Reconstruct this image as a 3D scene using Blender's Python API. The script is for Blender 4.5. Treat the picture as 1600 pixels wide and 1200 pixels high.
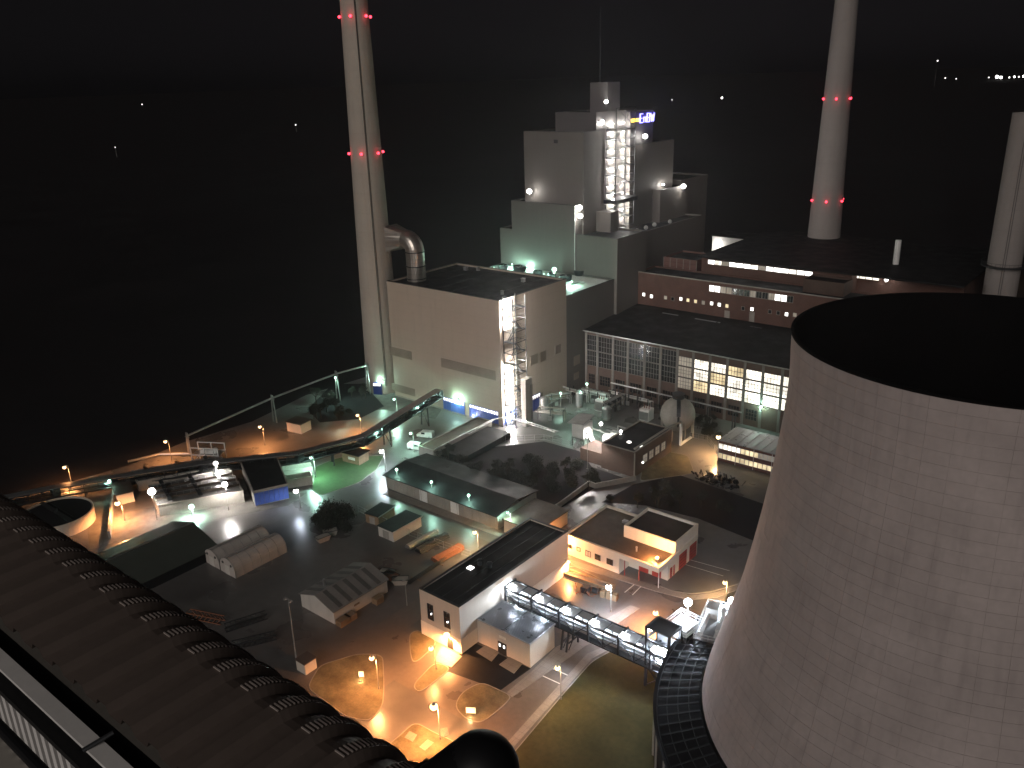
import bpy, bmesh, math, random
from mathutils import Vector, Matrix
random.seed(7)
R = math.radians
for o in list(bpy.data.objects): bpy.data.objects.remove(o, do_unlink=True)
S = bpy.context.scene
C = S.collection

# ------------------------------------------------------------------ camera, sky, night light
CAM_H, PITCH, ROLL, FPX = 100.0, R(19.9), R(1.64), 1340.0
cd = bpy.data.cameras.new('camera'); cam = bpy.data.objects.new('camera', cd); C.objects.link(cam)
cd.sensor_width = 36.0; cd.lens = FPX / 1600 * 36.0; cd.clip_start = 0.05; cd.clip_end = 30000
_r = Vector((1, 0, 0)); _f = Vector((0, math.cos(PITCH), -math.sin(PITCH))); _u = Vector((0, math.sin(PITCH), math.cos(PITCH)))
_X = _r * math.cos(ROLL) - _u * math.sin(ROLL); _Y = _r * math.sin(ROLL) + _u * math.cos(ROLL); _Z = -_f
cam.matrix_world = Matrix(((_X.x, _Y.x, _Z.x, 0), (_X.y, _Y.y, _Z.y, 0), (_X.z, _Y.z, _Z.z, CAM_H), (0, 0, 0, 1)))
S.camera = cam

SUN_EL, SUN_AZ = R(22), math.atan2(-0.40, -0.90)      # dim glow of the sky over town, from behind the camera (x, y)
w = bpy.data.worlds.new('World'); S.world = w; w.use_nodes = True
nt = w.node_tree; bgn = nt.nodes['Background']
sky = nt.nodes.new('ShaderNodeTexSky'); sky.sky_type = 'NISHITA'; sky.sun_disc = False
sky.sun_elevation = SUN_EL; sky.sun_rotation = SUN_AZ
hs = nt.nodes.new('ShaderNodeHueSaturation'); hs.inputs['Saturation'].default_value = 0.0
nt.links.new(sky.outputs[0], hs.inputs['Color'])
tn = nt.nodes.new('ShaderNodeMix'); tn.data_type = 'RGBA'; tn.blend_type = 'MULTIPLY'; tn.inputs[0].default_value = 1.0; tn.inputs[7].default_value = (1.0, .90, 1.02, 1)
nt.links.new(hs.outputs[0], tn.inputs[6]); nt.links.new(tn.outputs[2], bgn.inputs[0])
bgn.inputs[1].default_value = 0.00075
sl = bpy.data.lights.new('sun', 'SUN'); sl.energy = 1.0; sl.angle = R(35); sl.color = (1.0, 0.92, 0.86)
so = bpy.data.objects.new('sun', sl); C.objects.link(so)
so.rotation_euler = Vector((math.sin(SUN_AZ) * math.cos(SUN_EL), math.cos(SUN_AZ) * math.cos(SUN_EL), math.sin(SUN_EL))).to_track_quat('Z', 'Y').to_euler()
S.view_settings.view_transform = 'Standard'; S.view_settings.look = 'None'; S.view_settings.gamma = 1
S.cycles.max_bounces = 5; S.cycles.diffuse_bounces = 2; S.cycles.glossy_bounces = 3; S.view_settings.exposure = 0.0; S.view_settings.use_curve_mapping = False

# ------------------------------------------------------------------ site frame and pixel helpers
AX = R(-39.5)
UX, UY = math.cos(AX), math.sin(AX); VX, VY = -UY, UX
def XY(u, v): return (u * UX + v * VX, u * UY + v * VY)
def UV(x, y): return (x * UX + y * UY, x * VX + y * VY)
def ray(x, y):
    a, b = x - 800.0, y - 600.0; c, s = math.cos(ROLL), math.sin(ROLL)
    r = a * c - b * s; d = a * s + b * c
    return (r, FPX * math.cos(PITCH) - d * math.sin(PITCH), -FPX * math.sin(PITCH) - d * math.cos(PITCH))
def GP(x, y, z=0.0):
    w_ = ray(x, y); t = (z - CAM_H) / w_[2]; return UV(w_[0] * t, w_[1] * t)
def ONV(x, y, v):
    w_ = ray(x, y); a, b = UV(w_[0], w_[1]); k = v / b; return (a * k, v, CAM_H + w_[2] * k)
def ONU(x, y, u):
    w_ = ray(x, y); a, b = UV(w_[0], w_[1]); k = u / a; return (u, b * k, CAM_H + w_[2] * k)
def DIST(x, y, d):
    w_ = ray(x, y); t = d / math.hypot(w_[0], w_[1]); a, b = UV(w_[0] * t, w_[1] * t); return (a, b, CAM_H + w_[2] * t)
def HG(x, y, u, v):
    w_ = ray(x, y); t = math.hypot(u, v) / math.hypot(w_[0], w_[1]); return CAM_H + w_[2] * t

# ------------------------------------------------------------------ mesh collector
class MB:
    def __init__(s): s.v = []; s.f = []
    def add(s, vs, fs):
        n = len(s.v); s.v += [tuple(p) for p in vs]; s.f += [tuple(i + n for i in f) for f in fs]; return s
    def box(s, x0, x1, y0, y1, z0, z1):
        if x0 > x1: x0, x1 = x1, x0
        if y0 > y1: y0, y1 = y1, y0
        return s.add([(x0, y0, z0), (x1, y0, z0), (x1, y1, z0), (x0, y1, z0), (x0, y0, z1), (x1, y0, z1), (x1, y1, z1), (x0, y1, z1)],
                     [(3, 2, 1, 0), (4, 5, 6, 7), (0, 1, 5, 4), (1, 2, 6, 5), (2, 3, 7, 6), (3, 0, 4, 7)])
    def prism(s, poly, z0, z1):
        a = sum(poly[i][0] * poly[(i + 1) % len(poly)][1] - poly[(i + 1) % len(poly)][0] * poly[i][1] for i in range(len(poly)))
        if a < 0: poly = poly[::-1]
        n = len(poly)
        return s.add([(p[0], p[1], z0) for p in poly] + [(p[0], p[1], z1) for p in poly],
                     [tuple(range(n - 1, -1, -1)), tuple(range(n, 2 * n))] + [(i, (i + 1) % n, n + (i + 1) % n, n + i) for i in range(n)])
    def ring(s, x0, x1, y0, y1, z0, z1, t):
        o = [(x0, y0), (x1, y0), (x1, y1), (x0, y1)]; i_ = [(x0 + t, y0 + t), (x1 - t, y0 + t), (x1 - t, y1 - t), (x0 + t, y1 - t)]
        vs = [(p[0], p[1], z) for z in (z0, z1) for p in o] + [(p[0], p[1], z) for z in (z0, z1) for p in i_]
        fs = []
        for k in range(4):
            j = (k + 1) % 4
            fs += [(k, j, 4 + j, 4 + k), (8 + j, 8 + k, 12 + k, 12 + j), (4 + k, 4 + j, 12 + j, 12 + k), (j, k, 8 + k, 8 + j)]
        return s.add(vs, fs)
    def beam(s, a, b, w_, h_=None):
        h_ = h_ or w_; a = Vector(a); b = Vector(b); d = (b - a).normalized()
        up = Vector((0, 0, 1)) if abs(d.z) < .95 else Vector((1, 0, 0))
        x = d.cross(up).normalized() * w_ / 2; y = x.normalized().cross(d).normalized() * h_ / 2
        vs = [a - x - y, a + x - y, a + x + y, a - x + y, b - x - y, b + x - y, b + x + y, b - x + y]
        return s.add(vs, [(0, 1, 2, 3), (7, 6, 5, 4), (0, 4, 5, 1), (1, 5, 6, 2), (2, 6, 7, 3), (3, 7, 4, 0)])
    def tube(s, a, b, r0, r1=None, n=10, cap=True):
        r1 = r0 if r1 is None else r1; a = Vector(a); b = Vector(b); d = (b - a).normalized()
        up = Vector((0, 0, 1)) if abs(d.z) < .95 else Vector((1, 0, 0))
        x = d.cross(up).normalized(); y = d.cross(x).normalized()
        vs = []
        for p, r in ((a, r0), (b, r1)):
            vs += [p + (x * math.cos(2 * math.pi * k / n) + y * math.sin(2 * math.pi * k / n)) * r for k in range(n)]
        fs = [(k, n + k, n + (k + 1) % n, (k + 1) % n) for k in range(n)]
        if cap: fs += [tuple(range(n)), tuple(range(2 * n - 1, n - 1, -1))]
        return s.add(vs, fs)
    def path(s, pts, r, n=10):
        for i in range(len(pts) - 1): s.tube(pts[i], pts[i + 1], r, r, n)
        for p in pts[1:-1]: s.ball(p, r * 1.02, 8, 5)
        return s
    def ball(s, c, r, n=10, m=6, sz=1.0):
        vs = [(c[0], c[1], c[2] - r * sz)]
        for i in range(1, m):
            a = -math.pi / 2 + math.pi * i / m
            vs += [(c[0] + r * math.cos(a) * math.cos(2 * math.pi * k / n), c[1] + r * math.cos(a) * math.sin(2 * math.pi * k / n), c[2] + r * math.sin(a) * sz) for k in range(n)]
        vs.append((c[0], c[1], c[2] + r * sz)); L = len(vs) - 1
        fs = [(0, 1 + (k + 1) % n, 1 + k) for k in range(n)]
        for i in range(m - 2):
            q = 1 + i * n
            fs += [(q + k, q + (k + 1) % n, q + n + (k + 1) % n, q + n + k) for k in range(n)]
        q = 1 + (m - 2) * n
        fs += [(q + k, q + (k + 1) % n, L) for k in range(n)]
        return s.add(vs, fs)
    def lathe(s, prof, n=48, c=(0, 0), close=False):
        vs = []; m = len(prof)
        for z, r in prof: vs += [(c[0] + r * math.cos(2 * math.pi * k / n), c[1] + r * math.sin(2 * math.pi * k / n), z) for k in range(n)]
        fs = [(i * n + k, i * n + (k + 1) % n, (i + 1) * n + (k + 1) % n, (i + 1) * n + k) for i in range(m - 1) for k in range(n)]
        if close: fs += [tuple(range(n - 1, -1, -1)), tuple(range((m - 1) * n, m * n))]
        return s.add(vs, fs)
    def build(s, name, mat, parent=None, org=(0, 0, 0), smooth=False):
        me = bpy.data.meshes.new(name)
        me.from_pydata([(p[0] - org[0], p[1] - org[1], p[2] - org[2]) for p in s.v], [], s.f)
        me.materials.append(mat)
        if smooth:
            for p in me.polygons: p.use_smooth = True
        me.update()
        o = bpy.data.objects.new(name, me); C.objects.link(o)
        if parent: o.parent = parent
        return o

ORG = {}
def tag(o, label, cat, group=None):
    o['label'] = label; o['category'] = cat
    if group: o['group'] = group
    return o
def thing(name, label, cat, u, v, z=0.0, rot=0.0, group=None):
    """an Empty at the thing's base; its local axes are the site's u, v, z"""
    o = bpy.data.objects.new(name, None); C.objects.link(o); o.empty_display_size = .5
    x, y = XY(u, v); o.location = (x, y, z); o.rotation_euler = (0, 0, AX + rot)
    ORG[o.name] = (u, v, z)
    return tag(o, label, cat, group)
def part(root, name, mb, mat, smooth=False, local=False):
    return mb.build(name, mat, root, (0, 0, 0) if local else ORG[root.name], smooth)
def sub(p, root, name, mb, mat, smooth=False):
    """a sub-part: child of part p, whose mesh sits in root's own frame"""
    return mb.build(name, mat, p, ORG[root.name], smooth)
def struct(name, mb, mat, smooth=False, kind='structure', parent=None):
    """a piece of the setting, given in site coordinates"""
    o = mb.build(name, mat, None, (0, 0, 0), smooth)
    o.rotation_euler = (0, 0, AX); o['kind'] = kind
    if parent: o.parent = parent; o.rotation_euler = (0, 0, 0)
    return o

# ------------------------------------------------------------------ materials
def new_mat(name):
    m = bpy.data.materials.new(name); m.use_nodes = True
    return m, m.node_tree, m.node_tree.nodes['Principled BSDF']
def mat(name, col, rough=.8, metal=0., var=.25, scale=.25, bump=0., bscale=6., col2=None, seam=None, spec=.4, rvar=0., streak=0.):
    """base colour with large and small noise, optional seams (axis lines every n metres) and rain streaks"""
    m, t, b = new_mat(name); L = t.links.new
    tc = t.nodes.new('ShaderNodeTexCoord')
    def noise(sc, det=5, vec=None):
        n = t.nodes.new('ShaderNodeTexNoise'); n.inputs['Scale'].default_value = sc; n.inputs['Detail'].default_value = det
        L(vec or tc.outputs['Object'], n.inputs['Vector']); return n.outputs['Fac']
    def mix(f, a, c):
        x = t.nodes.new('ShaderNodeMix'); x.data_type = 'RGBA'
        L(f, x.inputs[0])
        for val, i in ((a, 6), (c, 7)):
            if isinstance(val, tuple): x.inputs[i].default_value = val
            else: L(val, x.inputs[i])
        return x.outputs[2]
    def ramp(f, lo, hi):
        r = t.nodes.new('ShaderNodeMapRange'); r.inputs[1].default_value = lo; r.inputs[2].default_value = hi
        L(f, r.inputs[0]); return r.outputs[0]
    c0 = tuple(x * (1 - var) for x in col) + (1,); c1 = tuple(min(1, x * (1 + var)) for x in (col2 or col)) + (1,)
    c = mix(ramp(noise(scale), .2, .8), c0, c1)
    f2 = noise(scale * 9, 3)
    c = mix(ramp(f2, .3, 1.4), c, tuple(x * (1 - var * 1.2) for x in col) + (1,))
    if streak:
        mp = t.nodes.new('ShaderNodeMapping'); mp.inputs['Scale'].default_value = (.9, .9, .05); L(tc.outputs['Object'], mp.inputs[0])
        c = mix(ramp(noise(1.0, 4, mp.outputs[0]), .52, .52 + .5 / max(streak, .05)), c, tuple(x * .45 for x in col) + (1,))
    if seam:
        for axis, step, wid, dark in seam:
            sp = t.nodes.new('ShaderNodeSeparateXYZ'); L(tc.outputs['Object'], sp.inputs[0])
            md = t.nodes.new('ShaderNodeMath'); md.operation = 'FLOORED_MODULO'; md.inputs[1].default_value = step; L(sp.outputs[axis], md.inputs[0])
            lt = t.nodes.new('ShaderNodeMath'); lt.operation = 'LESS_THAN'; lt.inputs[1].default_value = wid; L(md.outputs[0], lt.inputs[0])
            mu = t.nodes.new('ShaderNodeMath'); mu.operation = 'MULTIPLY'; mu.inputs[1].default_value = dark; L(lt.outputs[0], mu.inputs[0])
            c = mix(mu.outputs[0], c, tuple(x * .3 for x in col) + (1,))
    L(c, b.inputs['Base Color'])
    b.inputs['Metallic'].default_value = metal; b.inputs['Specular IOR Level'].default_value = spec
    if rvar:
        rr = t.nodes.new('ShaderNodeMapRange'); rr.inputs[1].default_value = .25; rr.inputs[2].default_value = .75
        rr.inputs[3].default_value = max(.05, rough - rvar); rr.inputs[4].default_value = min(1, rough + rvar)
        L(noise(scale * 1.7, 6), rr.inputs[0]); L(rr.outputs[0], b.inputs['Roughness'])
    else: b.inputs['Roughness'].default_value = rough
    if bump:
        bn = t.nodes.new('ShaderNodeBump'); bn.inputs['Strength'].default_value = bump; bn.inputs['Distance'].default_value = .05
        L(noise(bscale, 4), bn.inputs['Height']); L(bn.outputs[0], b.inputs['Normal'])
    return m
def emit(name, col, power, var=0.):
    m, t, b = new_mat(name)
    b.inputs['Base Color'].default_value = tuple(x * .5 for x in col) + (1,)
    b.inputs['Emission Color'].default_value = col + (1,); b.inputs['Emission Strength'].default_value = power
    if var:
        tc = t.nodes.new('ShaderNodeTexCoord'); n = t.nodes.new('ShaderNodeTexNoise'); n.inputs['Scale'].default_value = .35; n.inputs['Detail'].default_value = 4
        r = t.nodes.new('ShaderNodeMapRange'); r.inputs[1].default_value = .35; r.inputs[2].default_value = .65
        r.inputs[3].default_value = power * (1 - var); r.inputs[4].default_value = power * (1 + var)
        t.links.new(tc.outputs['Object'], n.inputs['Vector']); t.links.new(n.outputs['Fac'], r.inputs[0]); t.links.new(r.outputs[0], b.inputs['Emission Strength'])
    return m
def brick_mat(name, c1, c2, mortar, scale=1.0):
    m, t, b = new_mat(name); L = t.links.new
    tc = t.nodes.new('ShaderNodeTexCoord'); sp = t.nodes.new('ShaderNodeSeparateXYZ'); L(tc.outputs['Object'], sp.inputs[0])
    ad = t.nodes.new('ShaderNodeMath'); ad.operation = 'ADD'; L(sp.outputs[0], ad.inputs[0]); L(sp.outputs[1], ad.inputs[1])
    cb = t.nodes.new('ShaderNodeCombineXYZ'); L(ad.outputs[0], cb.inputs[0]); L(sp.outputs[2], cb.inputs[1])
    br = t.nodes.new('ShaderNodeTexBrick'); br.inputs['Scale'].default_value = scale
    br.inputs['Brick Width'].default_value = .25; br.inputs['Row Height'].default_value = .083; br.inputs['Mortar Size'].default_value = .008
    br.inputs['Color1'].default_value = c1 + (1,); br.inputs['Color2'].default_value = c2 + (1,); br.inputs['Mortar'].default_value = mortar + (1,)
    L(cb.outputs[0], br.inputs['Vector'])
    n = t.nodes.new('ShaderNodeTexNoise'); n.inputs['Scale'].default_value = .3; n.inputs['Detail'].default_value = 5; L(tc.outputs['Object'], n.inputs['Vector'])
    mx = t.nodes.new('ShaderNodeMix'); mx.data_type = 'RGBA'; mx.blend_type = 'MULTIPLY'; mx.inputs[0].default_value = .6
    L(br.outputs[0], mx.inputs[6]); L(n.outputs['Fac'], mx.inputs[7]); L(mx.outputs[2], b.inputs['Base Color'])
    b.inputs['Roughness'].default_value = .85
    return m

M = dict(
    soil=mat('dark_soil', (.019, .017, .0185), .95, spec=.04, var=.3, scale=.02, bump=.3, bscale=.6),
    yard=mat('wet_asphalt_yard', (.12, .113, .11), .34, var=.45, scale=.05, bump=.12, bscale=5, rvar=.16, spec=.5),
    road=mat('wet_asphalt_road', (.13, .112, .10), .36, var=.35, scale=.12, bump=.1, bscale=7, rvar=.14, spec=.5),
    pave=mat('concrete_paving', (.24, .22, .2), .55, var=.25, scale=.3, seam=[(0, 1.5, .05, .5), (1, 1.5, .05, .5)], rvar=.12),
    kerb=mat('kerb_concrete', (.26, .245, .22), .7, var=.2, scale=.8),
    gravel=mat('gravel', (.13, .12, .11), .95, var=.5, scale=.5, bump=.6, bscale=9),
    grass=mat('sodium_tinted_grass', (.115, .098, .056), .95, var=.6, scale=.35, bump=.8, bscale=8, col2=(.15, .125, .075)),  # orange tan of the sodium light is mixed into the grass colour
    turf=mat('shaded_turf', (.062, .058, .02), .95, var=.4, scale=.12, bump=.8, bscale=8, col2=(.08, .07, .028), spec=.1),  # darker copy of the grass, dimmer lamplight put into its colour
    lawn=mat('green_lawn', (.055, .105, .04), .95, var=.45, scale=.1, bump=.6, bscale=8),
    paint=mat('road_paint', (.75, .74, .7), .6, var=.25, scale=1.5),
    clad=mat('beige_cladding', (.45, .375, .305), .6, var=.05, scale=.06, seam=[(2, 3.0, .07, .22)], streak=.25),
    clad2=mat('grey_cladding', (.14, .128, .118), .6, var=.05, scale=.06, seam=[(2, 3.0, .07, .2)], streak=.25),
    clad3=mat('dark_grey_cladding', (.105, .098, .098), .6, var=.05, scale=.06, seam=[(2, 3.0, .07, .2)]),
    chim=mat('chimney_concrete', (.41, .365, .315), .85, var=.1, scale=.08, streak=.35, seam=[(2, 6.0, .15, .12)]),
    chim2=mat('grey_chimney_concrete', (.25, .225, .213), .85, var=.1, scale=.08, streak=.3, seam=[(2, 6.0, .15, .1)]),
    tower=mat('tower_concrete', (.46, .395, .378), .85, var=.2, scale=.12, streak=.6, bump=.15, bscale=2.5),
    inside=mat('tower_inside_shade', (.006, .0055, .0058), .95, spec=.05, var=.3, scale=.2, streak=.5),  # near-black colour carries the shade inside the tower mouth
    roof=mat('roofing_felt', (.015, .0155, .017), .65, spec=.12, var=.4, scale=.15, rvar=.2),
    roofb=mat('brown_roofing_felt', (.085, .063, .047), .6, var=.5, scale=.2, rvar=.2),
    louver=mat('louvre_brown', (.28, .235, .19), .6, var=.15, scale=.4),
    blue=mat('blue_gate_paint', (.09, .15, .5), .45, var=.18, scale=.5),
    navy=mat('navy_door_paint', (.03, .05, .22), .45, var=.2, scale=.5),
    red=mat('red_door_paint', (.42, .06, .045), .45, var=.15, scale=.7),
    plaster=mat('white_plaster', (.72, .66, .56), .8, var=.06, scale=.25, streak=.3),
    plaster2=mat('cream_render', (.50, .44, .37), .8, var=.06, scale=.2, streak=.25),
    steel=mat('dark_steel', (.045, .048, .052), .45, .6, var=.3, scale=.8),
    galv=mat('galvanised_steel', (.46, .46, .46), .38, .85, var=.22, scale=.6),
    duct=mat('duct_sheet_metal', (.55, .5, .45), .32, .9, var=.2, scale=.5, seam=[(2, 1.2, .06, .6)]),
    pole=mat('pole_paint', (.3, .29, .27), .5, .4, var=.2, scale=1),
    white=mat('white_sheet', (.7, .7, .68), .5, var=.12, scale=.6, streak=.4),
    sheetroof=mat('silver_roof_sheet', (.28, .29, .31), .3, .6, var=.07, scale=.3, rvar=.05),
    shed=mat('shed_sheet', (.5, .47, .43), .6, var=.15, scale=.3, streak=.5),
    shedroof=mat('shed_roof_sheet', (.22, .2, .185), .6, var=.25, scale=.3),
    tarp=mat('tent_fabric', (.40, .36, .33), .7, var=.12, scale=.5),
    conc=mat('weathered_concrete', (.3, .28, .25), .8, var=.25, scale=.3, streak=.6),
    wood=mat('timber', (.22, .15, .09), .8, var=.3, scale=1.5),
    rust=mat('rusty_steel', (.26, .1, .05), .7, .3, var=.4, scale=1.2),
    rail=mat('pale_rail_paint', (.66, .64, .62), .5, var=.12, scale=3),
    black=mat('black_housing', (.008, .008, .009), .5, var=.2, scale=3),
    fgroof=mat('foreground_sheet', (.19, .15, .13), .5, .25, var=.25, scale=1.4, rvar=.1),
    crimp=mat('crimp_metal', (.42, .36, .33), .5, .1, var=.2, scale=6),
    bark=mat('bark', (.05, .04, .03), .9, var=.3, scale=2),
    leaf=mat('leaves', (.022, .024, .017), .8, var=.45, scale=.5),
    wframe=mat('window_frame_paint', (.15, .14, .13), .6, var=.2, scale=.5),
    rlight=mat('dull_rooflight', (.10, .092, .085), .5, var=.2, scale=.5),
    darkglass=mat('dark_glass', (.02, .022, .025), .12, var=.2, scale=.5, spec=.8),
    brick=brick_mat('red_brick', (.165, .07, .05), (.12, .052, .04), (.14, .11, .09)),
    brick2=brick_mat('brown_brick', (.12, .07, .052), (.095, .056, .042), (.1, .08, .07)),
    panel=mat('red_facade_panel', (.14, .07, .06), .7, var=.2, scale=.3, seam=[(2, 1.6, .12, .8)]),
    L_white=emit('lamp_white', (1, .97, .92), 12.), L_green=emit('lamp_mercury', (.6, 1, .82), 3.5),
    L_orange=emit('lamp_sodium', (1, .6, .3), 4.5), L_yellow=emit('lamp_warm', (1, .74, .4), 4.),
    L_red=emit('lamp_red', (1, .04, .07), 6.),
    win_w=emit('lit_window_white', (1, .93, .8), 1.5, .55), win_y=emit('lit_window_warm', (1, .8, .48), .9, .45),
    win_d=emit('dim_window', (1, .9, .75), .10, .8), win_b=emit('bright_window', (1, .97, .92), 3., .3),
    sign_blue=emit('sign_letters', (.28, .26, 1), 4.2), sign_yellow=emit('sign_bar', (1, .62, .08), 3.2),
)
COL = dict(white=(1, .95, .88), green=(.52, 1, .78), orange=(1, .385, .12), yellow=(1, .60, .26), cool=(.76, .87, 1), red=(1, .05, .06), blue=(.08, .06, 1))
GAIN = dict(white=2.2, green=3.3, orange=5.0, yellow=4.0, cool=3.2, red=1., blue=1.)
BULB = dict(white='L_white', green='L_green', orange='L_orange', yellow='L_yellow', cool='L_white', red='L_red')

def point(parent, loc, col, power, rad=.25, spot=None):
    d = bpy.data.lights.new('lamp_light', 'SPOT' if spot else 'POINT'); d.energy = power * GAIN[col]; d.color = COL[col]; d.shadow_soft_size = rad
    if spot: d.spot_size = R(spot[0]); d.spot_blend = .45
    o = bpy.data.objects.new('lamp_light', d); C.objects.link(o); o.parent = parent; o.location = loc
    if spot: o.rotation_euler = Vector(spot[1]).to_track_quat('-Z', 'Y').to_euler()
    return o

# ------------------------------------------------------------------ reusable building pieces
def shell(root, u0, u1, v0, v1, h, wm, rm, z0=0., par=.6, name='wall', trim=None, roofname='roof'):
    a = part(root, name, MB().ring(u0, u1, v0, v1, z0, h, .35), wm)
    r = part(root, roofname, MB().box(u0 + .36, u1 - .36, v0 + .36, v1 - .36, h - par - .3, h - par), rm)
    if trim:
        sub(a, root, 'coping', MB().ring(u0 - .06, u1 + .06, v0 - .06, v1 + .06, h + .003, h + .12, .5), trim)
    return a, r
def win(root, face, at, a0, a1, z0, z1, pane, frame, d=.06, mull=0, rows=0, name='window', fw=.1, parent=None):
    """window on the -v face (face 'v', at = wall v) or the +u face (face 'u', at = wall u)"""
    f = MB(); p = MB()
    def bx(mb, b0, b1, c0, c1, t0, t1):
        if face == 'v': mb.box(b0, b1, at - t1, at - t0, c0, c1)
        else: mb.box(at + t0, at + t1, b0, b1, c0, c1)
    bx(f, a0 - fw, a0, z0 - fw, z1 + fw, 0.002, d); bx(f, a1, a1 + fw, z0 - fw, z1 + fw, 0.002, d)
    bx(f, a0, a1, z0 - fw, z0, 0.002, d); bx(f, a0, a1, z1, z1 + fw, 0.002, d)
    for k in range(1, mull + 1):
        x = a0 + (a1 - a0) * k / (mull + 1); bx(f, x - fw / 2.5, x + fw / 2.5, z0, z1, 0.003, d * .9)
    for k in range(1, rows + 1):
        x = z0 + (z1 - z0) * k / (rows + 1); bx(f, a0, a1, x - fw / 2.5, x + fw / 2.5, 0.0035, d * .85)
    bx(p, a0, a1, z0, z1, 0.0025, d * .35)
    o = part(root, name, f, frame)
    sub(o, root, 'pane', p, pane)
    return o
def louver(root, face, at, a0, a1, z0, z1, n=6):
    f = MB(); s = MB()
    def bx(mb, b0, b1, c0, c1, t0, t1):
        if face == 'v': mb.box(b0, b1, at - t1, at - t0, c0, c1)
        else: mb.box(at + t0, at + t1, b0, b1, c0, c1)
    bx(f, a0, a1, z0, z1, .002, .03)
    for k in range(n):
        c = z0 + (z1 - z0) * (k + .15) / n; bx(s, a0 + .05, a1 - .05, c, c + (z1 - z0) / n * .45, .031, .14)
    o = part(root, 'louvre', f, M['louver']); sub(o, root, 'slats', s, M['louver'])
    return o
def gate(root, face, at, a0, a1, h, lit=True, mt='blue', wins=8, z=0.05):
    f = MB(); r = MB(); w_ = MB()
    def bx(mb, b0, b1, c0, c1, t0, t1):
        if face == 'v': mb.box(b0, b1, at - t1, at - t0, c0, c1)
        else: mb.box(at + t0, at + t1, b0, b1, c0, c1)
    bx(f, a0, a1, z, h, .002, .1)
    n = max(3, int((a1 - a0) / 1.1))
    for k in range(n + 1):
        x = a0 + (a1 - a0) * k / n; bx(r, x - .06, x + .06, z, h, .101, .16)
    for k in range(wins):
        x = a0 + (a1 - a0) * (k + .5) / wins; bx(w_, x - (a1 - a0) / wins * .3, x + (a1 - a0) / wins * .3, h * .76, h * .95, .101, .13)
    o = part(root, 'gate', f, M[mt]); sub(o, root, 'ribs', r, M[mt]); sub(o, root, 'gate_window', w_, M['win_b'] if lit else M['darkglass'])
    return o

def lamp_post(label, px, z, col, power, name='street_lamp', bulb=.28, group=None, arm=.9, rot=0., pos=None):
    """post lamp whose head, at height z, shows at pixel px; it stands on the ground below"""
    u, v = pos if pos else GP(px[0], px[1], z)
    t = thing(name, label, 'street lamp', u, v, 0, rot, group)
    part(t, 'pole', MB().tube((0, 0, 0), (0, 0, z + .25), .11, .06, 8).tube((0, 0, 0), (0, 0, .6), .16, .16, 8), M['pole'], local=True)
    hd = part(t, 'lamp_head', MB().beam((0, 0, z + .22), (0, -arm + .05, z + .2 + bulb), .1, .08).tube((0, -arm, z + .1 + bulb * .7), (0, -arm, z + .16 + bulb), bulb * .6, bulb * .25, 10), M['pole'], local=True)
    MB().ball((0, -arm, z + .1), bulb, 12, 8, .9).build('bulb', M[BULB[col]], hd, smooth=True)  # bulb enlarged to carry the street lamp's glare in its shape
    point(t, (0, -arm, z - bulb - .12), col, power * 1.25, .2, (172, (0, 0, -1)))
    return t
def flood(label, loc, col, power, r=.5, post=0., group=None, name='floodlight', aim=(0, 0, -1), off=(.9, -.9, .2), cat='floodlight'):
    """globe floodlight on a short stand; loc is the site position of the lamp itself"""
    u, v, z = loc
    t = thing(name, label, cat, u, v, z - post, 0, group)
    part(t, 'stand', MB().tube((0, 0, 0), (0, 0, post + .02), .07, .07, 8).box(-.2, .2, -.2, .2, 0, .12), M['pole'], local=True)
    hd = part(t, 'housing', MB().box(-r * .6, r * .6, .3 * r, r * .9, post - r * .5, post + r * .6), M['pole'], local=True)
    MB().ball((0, 0, post), r, 12, 8, .9).build('bulb', M[BULB[col]], hd, smooth=True)  # oversized glowing bulb, the lamp's glare put into its size
    k = r + .15
    n = Vector(off).normalized() * k
    if post >= 3: point(t, (0, -.05, post - r - .15), col, power * 1.1, .2, (150, (0, -.12, -1)))
    else: point(t, (n.x, n.y, post + n.z), col, power, .2)
    return t
def wall_lamp(label, loc, face, col, power, r=.3, group=None, gap=.5, down=False):
    """lamp on a bracket on a wall; face 'v' looks to -v, 'u' to +u"""
    u, v, z = loc; d = (0, -1) if face == 'v' else (1, 0)
    t = thing('wall_lamp', label, 'wall lamp', u, v, z, 0, group)
    br = part(t, 'bracket', MB().beam((0, 0, .1), (d[0] * gap, d[1] * gap, .16), .08).box(-.12, .12, -.12, .12, -.05, .25), M['pole'], local=True)
    MB().ball((d[0] * gap, d[1] * gap, -.08), r, 10, 6, .8).build('bulb', M[BULB[col]], br)
    point(t, (d[0] * (gap + r + .12), d[1] * (gap + r + .12), -.15) if not down else (d[0] * gap, d[1] * gap, -.12 - r), col, power, .2, (165, (d[0] * .15, d[1] * .15, -1)) if down else None)
    return t

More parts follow.
